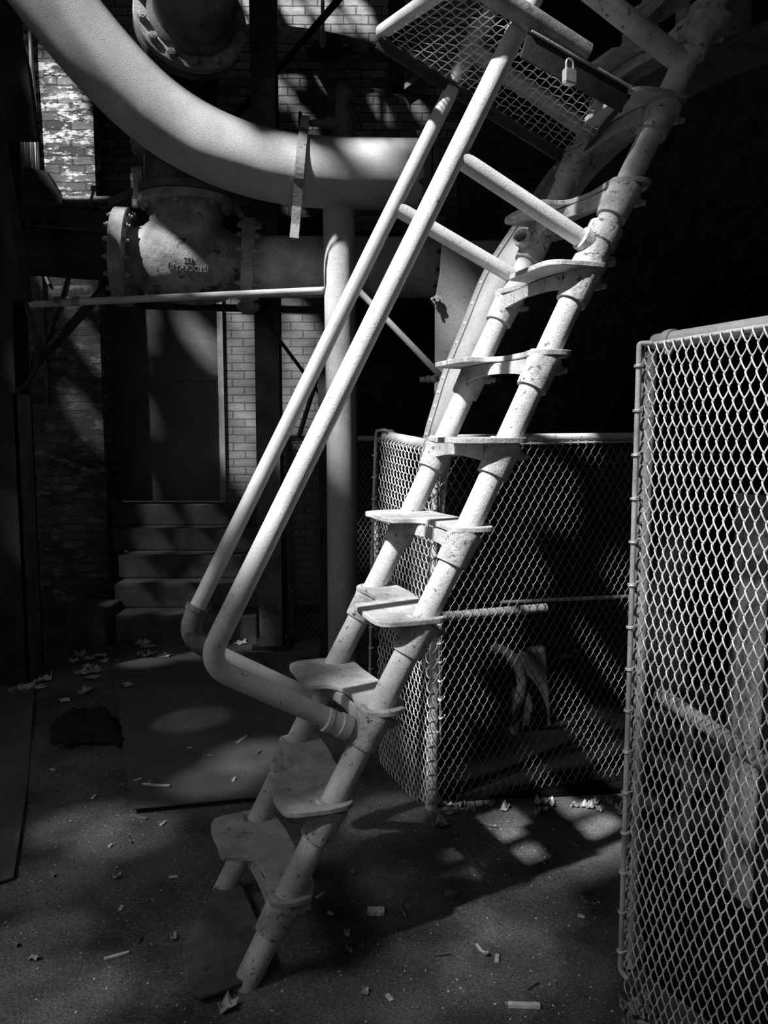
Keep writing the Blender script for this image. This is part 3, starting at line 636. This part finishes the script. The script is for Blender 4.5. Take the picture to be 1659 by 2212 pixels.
# horizontal guard rail pipe
gr_ = thing('guard_rail', 'thin pale rail pipe crossing left of the round column below the lettered valve', 'rail')
MB().tube([P(55, 658, 4.8), P(220, 650, 4.82), P(702, 627, 4.9)], .0215, 18).build('rail', M_rail, gr_)
for q in ((165, 651), (125, 651)): c = P(*q, 4.81); MB().lathe(c - np.array([.02, 0, 0]), (1, 0, 0), [(0, .02), (0, .027), (.04, .027), (.04, .02)]).build('coupling', M_flange, gr_)
base_at(gr_, P(55, 658, 4.8))
o = MB().beam(P(300, 660, 5.45), P(700, 671, 5.45), .03, .045).build('flat_bar', M_black, smooth=False); tag(o, 'black flat bar just under the pale guard rail', 'bar')

# ================================================================== STEELWORK
def post_i(name, xpx, ypx, Y, zt, W_, H_, label, m_=M_iron, cat='column'):
    g = P(xpx, ypx, Y); t = thing(name, label, cat); MB().ibeam([g[0], Y, 0], [g[0], Y, zt], W_, H_, .014, up=(0, 1, 0)).build('shaft', m_, t, smooth=False)
    MB().abox(g[0]-W_*.8, g[0]+W_*.8, Y-H_*.7, Y+H_*.7, -.01, .02).build('base_plate', M_black, t, smooth=False); base_at(t, [g[0], Y, 0]); return t
post_i('steel_column', 582, 900, 5.62, 6.19, .165, .17, 'dark steel column left of the round column, standing before the brick')
post_i('steel_column', 697, 900, 5.3, 1.55 + .55, .05, .1, 'slim dark post just left of the round column', M_black)
lc = thing('steel_column', 'massive black column filling the left edge of the picture', 'column')
g = G(64, 1478); g2 = P(-60, 1478, g[1]); MB().ibeam([(g[0]+g2[0])/2-.0, g[1]+.1, 0], [(g[0]+g2[0])/2-.0, g[1]+.1, 5.0], abs(g[0]-g2[0]), .22, .02, up=(0, 1, 0)).build('shaft', M_black, lc, smooth=False)
MB().abox(g[0]-.014, g[0], g[1]-.01, g[1]+.21, 0, P(45, 850, g[1])[2]).build('edge_flange', M_iron, lc, smooth=False)
MB().tube(bez([P(-30, 150, 4.4), P(5, 380, 4.4), P(30, 520, 4.4), P(50, 650, 4.4)], 6), .05, 12).build('strut', M_black, lc)
MB().tube(bez([P(50, 640, 4.4), P(72, 710, 4.4), P(80, 780, 4.4), P(62, 825, 4.4), P(35, 848, 4.4)], 6), .014, 10).build('hook', M_black, lc)
base_at(lc, g)
o = MB().prism([P(-40, -40, 4.7), P(35, -40, 4.7), P(42, 80, 4.7), P(60, 150, 4.7), P(80, 300, 4.7), P(-40, 300, 4.7)], (0, .05, 0)).build('hanging_plate', M_black, smooth=False); tag(o, 'ragged black plate hanging at the top left corner', 'plate')
mb = MB(); pts = []
for k in range(41): x = 10 + 72*k/40; pts.append(P(x, 300, 6.728) + np.array([0, .02*math.sin(k*.95), 0]))
V = pts + [p_ - Uz*.28 for p_ in pts] + [p_ + np.array([0, .004, 0]) for p_ in pts] + [p_ - Uz*.28 + np.array([0, .004, 0]) for p_ in pts]
Fc = [(i, i+1, 42+i-0, 41+i) for i in range(40)]; Fc = [(i, i+1, 41+i+1, 41+i) for i in range(40)] + [(82+i+1, 82+i, 123+i, 123+i+1) for i in range(40)]
o = mb.add(V, Fc).build('corrugated_sheet', M_flange); tag(o, 'piece of corrugated sheet beside the whitewashed brick pier', 'sheet')
o = MB().prism([P(50, 360, 6.69), P(100, 370, 6.69), P(135, 430, 6.69), P(130, 470, 6.69), P(40, 520, 6.69)], (0, .065, 0)).build('gusset_plate', M_black, smooth=False); tag(o, 'black plate below the corrugated sheet', 'plate')
# cross beams behind the valve
bm = thing('cross_beam', 'dark rolled beam running level behind the lettered valve', 'beam')
MB().ibeam(P(30, 468, 5.5), P(712, 505, 5.75), .16, .17, .014, up=(0, 0, 1)).build('web_and_flanges', M_iron, bm, smooth=False)
base_at(bm, P(30, 468, 5.5))
for (a_, b_, la) in (((545, 655), (690, 850), 'dark diagonal brace right of the dark steel column'), ((225, 625), (20, 850), 'dark diagonal brace left of the metal door')):
    o = MB().beam(P(*a_, 5.5), P(*b_, 5.5), .02, .13, up=(0, 1, 0)).build('diagonal_brace', M_black, smooth=False)
    o = tag(o, la, 'brace')
o = MB().beam(P(690, 800, 5.75), P(645, 945, 5.75), .02, .14, up=(0, 1, 0)).build('diagonal_brace', M_iron, smooth=False); tag(o, 'short grey brace ending at the far fence top rail', 'brace')
o = MB().tube([P(735, -5, 6.3), P(610, 140, 6.3), P(500, 262, 6.3)], .026, 10).build('tie_rod', M_black); tag(o, 'long dark tie rod slanting across the brick arch', 'rod')
o = MB().tube([P(697, -40, 6.55), P(697, 92, 6.55)], .015, 12).lathe(P(697, 75, 6.55), (0, 0, -1), [(0, .015), (.0, .022), (.05, .024), (.09, .018)], 14).build('hanging_rod', M_post); tag(o, 'thin vertical rod hanging in front of the brick arch', 'rod')
o = MB().prism([P(660, 118, 6.9), P(690, 100, 6.9), P(760, 112, 6.9), P(690, 128, 6.9)], (0, -.12, 0)).build('wall_bracket', M_black, smooth=False); tag(o, 'black bracket on the brick below the arch', 'bracket')
o = MB().ibeam(P(856, -30, 6.3), P(856, 195, 6.3), .12, .12, .02, up=(0, 1, 0)).build('hanger_beam', M_black, smooth=False); tag(o, 'black upright hanging left of the ladder gate against the brick', 'beam')
o = MB().beam(P(868, 193, 6.92), P(917, 158, 6.92), .05, .035).build('lath', M_trim, smooth=False); tag(o, 'short pale slanting lath below the ladder gate', 'lath')
o = MB().tube([P(1030, 50, 4.6), P(985, 150, 4.6)], .028, 14).build('pipe_offcut', M_rail); tag(o, 'short bright pipe seen through the ladder gate mesh', 'pipe')
# boiler-like dark cylinder behind
o = MB().lathe([P(1130, 900, 6.35)[0], 6.38, 0], Uz, [(0, .54), (3.9, .54), (4.1, .5), (4.15, .3)], 48).build('boiler_shell', M_rough); tag(o, 'dark round boiler shell behind the ladder', 'boiler')
o = MB().prism([P(903, 545, 5.55), P(1300, 545, 5.55), P(1300, 515, 5.55), P(903, 515, 5.55)], (0, .1, 0)).build('support_beam', M_iron, smooth=False); tag(o, 'dark beam at the end of the pale horizontal pipe', 'beam')
# left wall pipes
cn = thing('conduit', 'thin pale conduit running down beside the whitewashed brick pier', 'conduit')
MB().tube([P(64, 20, 6.73), P(68, 140, 6.73), P(76, 250, 6.73), P(82, 368, 6.73)], .017, 12).build('pipe', M_rail, cn); base_at(cn, P(82, 368, 6.73))
o = MB().tube([P(88, 470, 6.745), P(92, 650, 6.745), P(100, 800, 6.745), P(104, 882, 6.745)], .016, 12).lathe(P(101, 820, 6.745), (0, 0, 1), [(0, .016), (0, .024), (.06, .024), (.06, .016)], 12).build('conduit', M_iron); tag(o, 'dim vertical conduit on the dark brick left of the door', 'conduit')
o = MB().tube(bez([P(70, 575, 6.75), P(78, 563, 6.75), P(86, 565, 6.75), P(96, 590, 6.75), P(106, 614, 6.75)], 5), .014, 10).build('bent_tube', M_post); tag(o, 'small pale hooked tube end at left, above the guard rail', 'tube')
o = MB().tube([P(165, 520, 6.75), P(130, 650, 6.75), P(105, 740, 6.75)], .012, 8).build('thin_rod', M_black); tag(o, 'thin black rod leaning against the dark brick at left', 'rod')
o = MB().tube([P(118, 430, 6.73), P(238, 430, 6.73)], .022, 14).lathe(P(238, 430, 6.73), (1, 0, 0), [(0, .022), (.02, .014), (.03, .003)], 14).build('short_pipe', M_flange); tag(o, 'short level pipe at the foot of the whitewashed brick pier', 'pipe')
o = MB().tube([P(190, 455, 5.53), P(202, 412, 5.53)], .01, 8).lathe(P(202, 412, 5.53), (0, 0, 1), [(0, .01), (0, .018), (.03, .018)], 10).build('valve_rod', M_flange); tag(o, 'thin upright stem on the dark beam left of the lettered valve', 'rod')
o = MB().beam(P(216, 447, 5.2), P(298, 410, 5.2), .02, .045).hexn(P(220, 444, 5.16), Uz, .025, .03).build('angle_brace', M_iron, smooth=False); tag(o, 'slanting angle brace left of the valve neck', 'brace')
o = MB().beam(P(490, 420, 5.2), P(528, 475, 5.2), .02, .04).build('angle_brace', M_iron, smooth=False); tag(o, 'slanting angle brace right of the valve neck', 'brace')
o = MB().tube([P(775, 628, 4.2), P(952, 812, 4.15)], .0165, 16).build('slanting_pipe', M_rail); tag(o, 'thin bright pipe slanting down right behind both handrails', 'pipe')
o = MB().tube([P(908, 820, 4.1), P(948, 818, 4.12)], .014, 14).lathe(P(922, 819, 4.1), (1, 0, 0), [(0, .014), (0, .02), (.015, .02), (.02, .015), (.03, .02), (.045, .02), (.05, .014)], 14).build('pipe_nipple', M_cast); tag(o, 'short ribbed pipe nipple left of the riveted plate', 'pipe')

# inclined riveted duct
Le = [(1660, 45, 4.5), (1520, 105, 4.4), (1400, 165, 4.25), (1300, 245, 4.15), (1235, 325, 4.1), (1185, 375, 4.05), (1105, 495, 4.0), (1045, 590, 3.96), (1000, 700, 3.93), (960, 800, 3.9), (935, 880, 3.9), (914, 960, 3.88), (895, 1100, 3.88), (890, 1250, 3.88), (890, 1420, 3.88)]
Fe = [(1670, 130, 3.9), (1550, 180, 3.85), (1450, 235, 3.8), (1360, 310, 3.78), (1290, 375, 3.75), (1245, 430, 3.72), (1165, 520, 3.7), (1110, 610, 3.68), (1068, 710, 3.66), (1030, 800, 3.65), (1003, 880, 3.65), (980, 960, 3.64), (960, 1100, 3.64), (955, 1250, 3.64), (955, 1500, 3.64)]
Re = [(1900, 430, 4.3), (1820, 470, 4.4), (1700, 520, 4.5), (1600, 560, 4.55), (1520, 610, 4.6), (1480, 660, 4.6), (1420, 740, 4.6), (1370, 800, 4.6), (1330, 870, 4.6), (1300, 930, 4.6), (1280, 990, 4.6), (1265, 1060, 4.6), (1255, 1150, 4.6), (1250, 1250, 4.6), (1250, 1400, 4.6)]
dc = thing('riveted_duct', 'huge curved riveted duct leaning behind the ladder, pale edge plate and flank painted dark as shade', 'duct')
L3, F3, R3 = (bez([P(*q) for q in e], 5) for e in (Le, Fe, Re)); n_ = len(L3)
B3 = L3 + (R3 - F3)
def strip(a, b, flip=False, th=.012, outn=None):
    m = MB(); V = np.concatenate([a, b]); k = len(a); m.add(V, [(i, i+1, k+i+1, k+i) if not flip else (i, k+i, k+i+1, i+1) for i in range(k-1)]); return m
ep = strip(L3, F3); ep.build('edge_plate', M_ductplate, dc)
MB().add(np.concatenate([F3, R3]), [(i, i+1, n_+i+1, n_+i) for i in range(n_-1)]).build('flank_plate', M_rough, dc, label='pitted flank plate, blackened as shade')  # shade of the side turned from the sun is put into the colour
MB().add(np.concatenate([R3, B3, L3]), [(i, i+1, n_+i+1, n_+i) for i in range(n_-1)] + [(n_+i, n_+i+1, 2*n_+i+1, 2*n_+i) for i in range(n_-1)]).build('back_plate', M_black, dc)
# lap strip and rivets along the left edge
nn = nrm(np.cross(L3[30]-L3[28], F3[30]-L3[30])); nn = nn if nn[1] < 0 else -nn
a_ = L3; b_ = L3 + (F3-L3)*.16; m = MB(); m.add(np.concatenate([a_ + nn*.008, b_ + nn*.008, b_]), [(i, i+1, n_+i+1, n_+i) for i in range(n_-1)] + [(n_+i, n_+i+1, 2*n_+i+1, 2*n_+i) for i in range(n_-1)]); m.build('lap_strip', M_ductplate, dc)
for i in range(22, n_-6, 2):
    c = L3[i] + (F3[i]-L3[i])*.09 + nn*.006; MB().lathe(c, nn, [(0, .011), (.005, .009), (.009, .004), (.01, .0005)], 12).build('rivet', M_plate, dc)
for i in range(24, n_-12, 6):
    c = L3[i] + (F3[i]-L3[i])*.8 - nn*.002; MB().lathe(c, nn, [(0, .010), (.005, .008), (.008, .003)], 10).build('rivet', M_plate, dc)
for k in range(60):
    i = rng.integers(35, 58); q = rng.random()**1.3*.75; c = F3[i] + (R3[i]-F3[i])*q; fn = nrm(np.cross(F3[i+1]-F3[i], R3[i]-F3[i])); fn = fn if fn[1] < 0 else -fn
    if k == 0: lump = MB()
    lump.lathe(c - fn*.003, fn, [(0, .014), (.006, .012), (.012, .005), (.013, .0005)], 8)
lump.build('scale_lumps', M_rough, dc)['kind'] = 'stuff'
base_at(dc, [F3[-1][0], F3[-1][1], 0])
# grey gusset plate left of the duct
gp = thing('bolted_plate', 'tall grey bolted plate standing left of the riveted duct', 'plate')
pl = [P(*q, 4.35) for q in ((955, 520), (1130, 520), (1130, 700), (1000, 950), (935, 1000), (940, 800), (940, 645), (950, 590))]
MB().prism(pl, (0, .03, 0)).build('plate', M_ductplate, gp, smooth=False, bevel=.002)
c = P(944, 648, 4.33); MB().lathe(c, (0, -1, 0), [(0, .026), (.006, .026), (.006, .018)], 18).hexn(c - np.array([0, .006, 0]), (0, -1, 0), .016, .02).cyl(c, c + np.array([-.03, -.04, 0]), .008, 10).build('bolt', M_flange, gp)
base_at(gp, P(960, 1000, 4.35))
# upper right bits
o = MB().tube([P(1585, -60, 5.4), P(1585, 100, 5.4)], .115, 28).build('upright_pipe', M_concrete); tag(o, 'fat flaking upright pipe at the top right corner', 'pipe')
o = MB().tube([P(1475, -60, 5.2), P(1475, 60, 5.2)], .045, 20).build('upright_pipe', M_rail); tag(o, 'thin pale upright pipe at top right, left of the fat flaking one', 'pipe')
o = MB().tube(bez([P(1095, 20, 3.8), P(1110, 5, 3.8), P(1130, -8, 3.8)], 5), .03, 12).build('pipe_elbow', M_iron); tag(o, 'dim pipe end above the ladder gate', 'pipe')
mb = MB()
for k in range(3): mb.tube(bez([P(1090 + 8*k, -10, 3.7), P(1082 + 5*k, 10, 3.7), P(1098 + 5*k, 28, 3.7)], 6), .004, 6)
o = mb.build('wire_coil', M_wire_old); tag(o, 'few turns of thin wire at top, above the ladder gate', 'wire')
# machinery in the dark behind the middle fence
mc = thing('pump_machine', 'dark machine casing behind the middle wire panel', 'machine')
MB().lathe([1.58, 4.85, 0], Uz, [(0, .36), (1.36, .36), (1.44, .32), (1.48, .22), (1.5, .01)], 44).build('tank', M_rough, mc)
q = P(1060, 1480, 3.9); ring = [q + .16*(math.cos(a)*np.array([1, 0, 0]) + math.sin(a)*Uz)*np.array([1, 1, 1.2]) for a in np.linspace(-.3, math.pi - .2, 20)]
MB().tube([P(1095, 1700, 3.9)] + ring + [P(1000, 1560, 3.9)], .028, 14).build('arched_bracket', M_black, mc)
MB().prism([P(*w_, 4.0) for w_ in ((1085, 1420), (1180, 1400), (1200, 1700), (1090, 1700), (1110, 1560))], (0, .2, 0)).build('casting', M_black, mc, smooth=False, bevel=.01)
base_at(mc, [.9, 4.3, 0])
o = MB().tube([P(955, 1332, 3.55), P(1180, 1313, 3.65)], .0215, 18).build('horizontal_pipe', M_flange); tag(o, 'dusty level pipe behind the middle wire panel', 'pipe')
o = MB().tube([P(930, 1308, 3.9), P(1365, 1288, 4.0)], .01, 12).build('thin_rod', M_post); tag(o, 'thin level rod just above the dusty pipe behind the middle panel', 'rod')
o = MB().box(P(1205, 1195, 6.3), (.085, 0, 0), (0, .1, 0), (0, 0, .055)).build('pale_block', M_trim, smooth=False, bevel=.02); tag(o, 'small pale block glimpsed far behind the middle wire panel', 'block')

# ================================================================== THINGS ON THE FLOOR
fp = [G(238, 1430), G(285, 1757), G(580, 1728), G(640, 1560), G(560, 1420)]
fp = [np.array([q[0], q[1], .014]) for q in fp]
o = MB().prism(fp, (0, 0, .008)).build('floor_plate', M_sheet, smooth=False, bevel=.002); tag(o, 'large thin steel plate lying on the dirt left of the ladder foot', 'plate')
fp = [G(-300, 1500), G(75, 1490), G(60, 1700), G(30, 1900), G(-300, 2000)]
o = MB().prism([np.array([q[0], q[1], .002]) for q in fp], (0, 0, .009)).build('floor_plate', M_sheet, smooth=False, bevel=.002); tag(o, 'steel plate let into the floor at the left edge of the picture', 'plate')
# rag
rg = []; c = G(190, 1575); nxr, nyr = 34, 22
wv = G(265, 1590) - G(110, 1590); hv = G(190, 1530) - G(190, 1602)
for j in range(nyr):
    for i in range(nxr):
        u = i/(nxr-1) - .5; v = j/(nyr-1) - .5; wd = 1 - .55*max(0, v)*2; z = .03 + .055*abs(mnoise.noise(Vector((u*5, v*4, 1)))) + .04*math.exp(-((u-.25)**2 + (v-.1)**2)/.03)
        e = max(abs(u), abs(v))*2; z = z*(1 - e**4) + .018
        p_ = c + wv*u*wd*1.0 + hv*(v + .12*mnoise.noise(Vector((u*6, 0, 5)))) + Vector((0, 0, 0))[0]; rg.append((p_[0] + .02*mnoise.noise(Vector((u*9, v*9, 8))), p_[1], z))
o = MB().add(rg, [(j*nxr+i, j*nxr+i+1, (j+1)*nxr+i+1, (j+1)*nxr+i) for j in range(nyr-1) for i in range(nxr-1)]).build('rag', M_cloth)
so_m = o.modifiers.new('thick', 'SOLIDIFY'); so_m.thickness = .004; tag(o, 'crumpled black rag lying at the left edge of the big floor plate', 'rag')
def chip(name, px, py, lx, ly, rot, m_, label, cat, group=None, h=.006, curl=0., z=None):
    g = G(px, py, .0); onp = (238 < px < 640 and 1425 < py < 1745)
    if z is None: z = .0225 if onp else fz_(g[0], g[1]) + .002
    if cat.startswith('leaf') or cat == 'leaf':
        g = G(px, py, z); n1_, nr_ = 15, 4; ph_ = rng.random()*9; V = [(0, 0, .004 + curl*.15)]
        for r_ in range(1, nr_+1):
            for i in range(n1_):
                a = i*2*math.pi/n1_; rad = r_/nr_*(1 + (.34*mnoise.noise(Vector((math.cos(a)*2.2, math.sin(a)*2.2, ph_))) if r_ > 1 else 0))*(1 - .3*abs(math.sin(a*2.5 + ph_))*(r_ == nr_))
                x, y = lx*.5*rad*math.cos(a), ly*.62*rad*math.sin(a)
                V.append((x*math.cos(rot) - y*math.sin(rot), x*math.sin(rot) + y*math.cos(rot), .003 + abs(curl*(1.6*mnoise.noise(Vector((x*38, y*38, ph_))) + .75*(r_/nr_)**2*math.cos(a*2 + ph_)))))
        Fc = [(0, 1+i, 1+(i+1) % n1_) for i in range(n1_)] + [(1+(r_-1)*n1_+i, 1+r_*n1_+i, 1+r_*n1_+(i+1) % n1_, 1+(r_-1)*n1_+(i+1) % n1_) for r_ in range(1, nr_) for i in range(n1_)]
        o = MB().add(V, Fc).build(name, m_, None, smooth=False); o.location = Vector(g); md = o.modifiers.new('thick', 'SOLIDIFY'); md.thickness = .0012
        return tag(o, label, cat, group)
    g = G(px, py, z); u = np.array([math.cos(rot), math.sin(rot), 0]); v = np.array([-u[1], u[0], 0]); k = 7; mb = MB(); V = []
    for i in range(k):
        q = i/(k-1) - .5; wdt = ly*(1 if cat not in ('leaf',) else math.cos(q*2.6)**.7)*(.85 + .3*rng.random())
        zz_ = curl*(q*q*4)*.5 + h*.5; c_ = g + u*lx*q + Uz*zz_
        for sgn, hh in ((-1, curl*.5), (1, curl*.3)): V += [c_ + v*sgn*wdt/2 + Uz*(hh - h/2), c_ + v*sgn*wdt/2 + Uz*(hh + h/2)]
        V += [c_ - Uz*h/2, c_ + Uz*h/2]
    # ring order: left-bottom, mid-bottom, right-bottom, right-top, mid-top, left-top
    order = [0, 4, 2, 3, 5, 1]; Fc = []
    for i in range(k-1):
        for j in range(6): a0_, a1_ = order[j], order[(j+1) % 6]; Fc.append((i*6+a0_, i*6+a1_, (i+1)*6+a1_, (i+1)*6+a0_))
    Fc.append(tuple(order[::-1])); Fc.append(tuple((k-1)*6 + q for q in order))
    o = mb.add(V, Fc).build(name, m_, None, smooth=False); o.location = (0, 0, 0)
    me = o.data; g_ = Vector(g); 
    for vv_ in me.vertices: vv_.co -= g_
    o.location = g_; tag(o, label, cat, group); return o
chip('wood_splinter', 337, 1698, .125, .014, -.15, M_chip, 'long pale splinter on the big floor plate', 'splinter', curl=.004)
chip('paper_strip', 522, 1597, .10, .02, 1.25, M_trim, 'short white paper strip on the floor right of the big floor plate centre', 'paper', h=.002)
chip('wood_chip', 1132, 2175, .085, .014, -.05, M_chip, 'long flat pale wood chip near the bottom edge, right of centre', 'wood chip', h=.01)
chip('wood_block', 812, 1972, .055, .032, .0, M_chip, 'small squarish pale wood piece on the dirt right of the foot plate', 'wood', h=.012)
chip('dry_leaf', 950, 1785, .10, .05, .5, M_leaf, 'larger curled dry leaf at the foot of the middle fence post', 'leaf', curl=.03, h=.003)
chip('dry_leaf', 492, 2178, .06, .045, .9, M_leaf, 'crumpled leaf on the dirt just below the foot plate', 'leaf', curl=.016, h=.004)
chip('wood_shaving', 1040, 2060, .05, .012, -.9, M_chip, 'small curled pale shaving on the dirt, lower centre right', 'shaving', curl=.02, h=.004)
chip('wood_splinter', 600, 2062-8, .0, .0, 0, M_chip, 'x', 'x') if False else None
chip('wood_splinter', 252, 2066, .07, .009, .45, M_chip, 'pale splinter on bare dirt left of the foot plate', 'splinter')
chip('wood_splinter', 300, 1766, .08, .012, -.4, M_stick, 'dull splinter at the near left corner of the big floor plate', 'splinter')
# piles of bright torn leaves near the far edge of the floor
lp = [(175, 1418), (195, 1425), (215, 1418), (190, 1440), (205, 1452), (180, 1455), (310, 1392), (318, 1398), (305, 1415), (322, 1417), (355, 1418), (40, 1495), (58, 1490), (68, 1480), (100, 1470), (85, 1485), (275, 1482), (185, 1497), (225, 1430), (160, 1430), (200, 1465), (140, 1515), (520, 1350), (535, 1365), (552, 1372), (500, 1382), (520, 1390), (560, 1392), (480, 1372), (565, 1378), (545, 1352)]
for x, y in lp:
    chip('dry_leaf', x, y, .08 + .07*rng.random(), .05 + .03*rng.random(), rng.random()*3, M_leaf if rng.random() < .5 else M_chip, 'pale torn dry leaf among the litter at the far edge of the floor', 'leaf', 'dry leaves along the far edge of the floor', curl=.01 + .025*rng.random(), h=.003)
base_ch = {}
for k in range(70):
    x = 30 + 1260*rng.random(); y = 1500 + 690*rng.random()
    if 390 < x < 640 and y > 1880: continue
    if 780 < x and y < 1760: continue
    if 1300 < x: continue
    kind = rng.integers(0, 3)
    if kind == 0: chip('wood_chip', x, y, .02 + .02*rng.random(), .012, rng.random()*3, M_chip, 'tiny pale wood chip scattered on the dirt floor', 'wood chip', 'tiny wood chips on the floor', h=.004)
    elif kind == 1: chip('twig', x, y, .03 + .05*rng.random(), .004, rng.random()*3, M_stick, 'thin dull twig scattered on the dirt floor', 'twig', 'twigs on the floor', h=.004, curl=.004)
    else: chip('leaf_scrap', x, y, .02 + .02*rng.random(), .018, rng.random()*3, M_leaf, 'small curled leaf scrap scattered on the dirt floor', 'leaf scrap', 'leaf scraps on the floor', h=.002, curl=.012)
# litter against the fences
for k in range(40):
    if k < 26: x = 960 + 400*rng.random(); y = 1735 + 25*rng.random()
    else: x = 1345 + 60*rng.random(); y = 2165 + 60*rng.random()
    chip('leaf_scrap', x, y, .03 + .03*rng.random(), .02, rng.random()*3, M_leaf, 'curled leaf scrap lying against the foot of a wire fence', 'leaf scrap', 'leaf litter at the foot of the fences', h=.002, curl=.02)
# grit: nobody could count it
mb = MB()
for k in range(9000):
    q = rng.random(); x = -2.4 + 4.2*rng.random(); y = 1.3 + 4.2*rng.random()**1.3
    if (x > .1 and y > 3.05) or x > .72 - .0*y and y > 1.6: continue
    r_ = .0013 + .0035*rng.random()**4; z = fz_(x, y)
    V = [(x + r_*a, y + r_*b*1.2, z + r_*c + r_*.4) for a, b, c in ((1, 0, 0), (0, 1, 0), (-1, 0, 0), (0, -1, 0), (0, 0, .9), (0, 0, -.6))]
    mb.add(V, [(0, 1, 4), (1, 2, 4), (2, 3, 4), (3, 0, 4), (1, 0, 5), (2, 1, 5), (3, 2, 5), (0, 3, 5)])
o = mb.build('grit', M_stone, smooth=False); tag(o, 'fine grit strewn over the whole dirt floor', 'grit', kind='stuff')
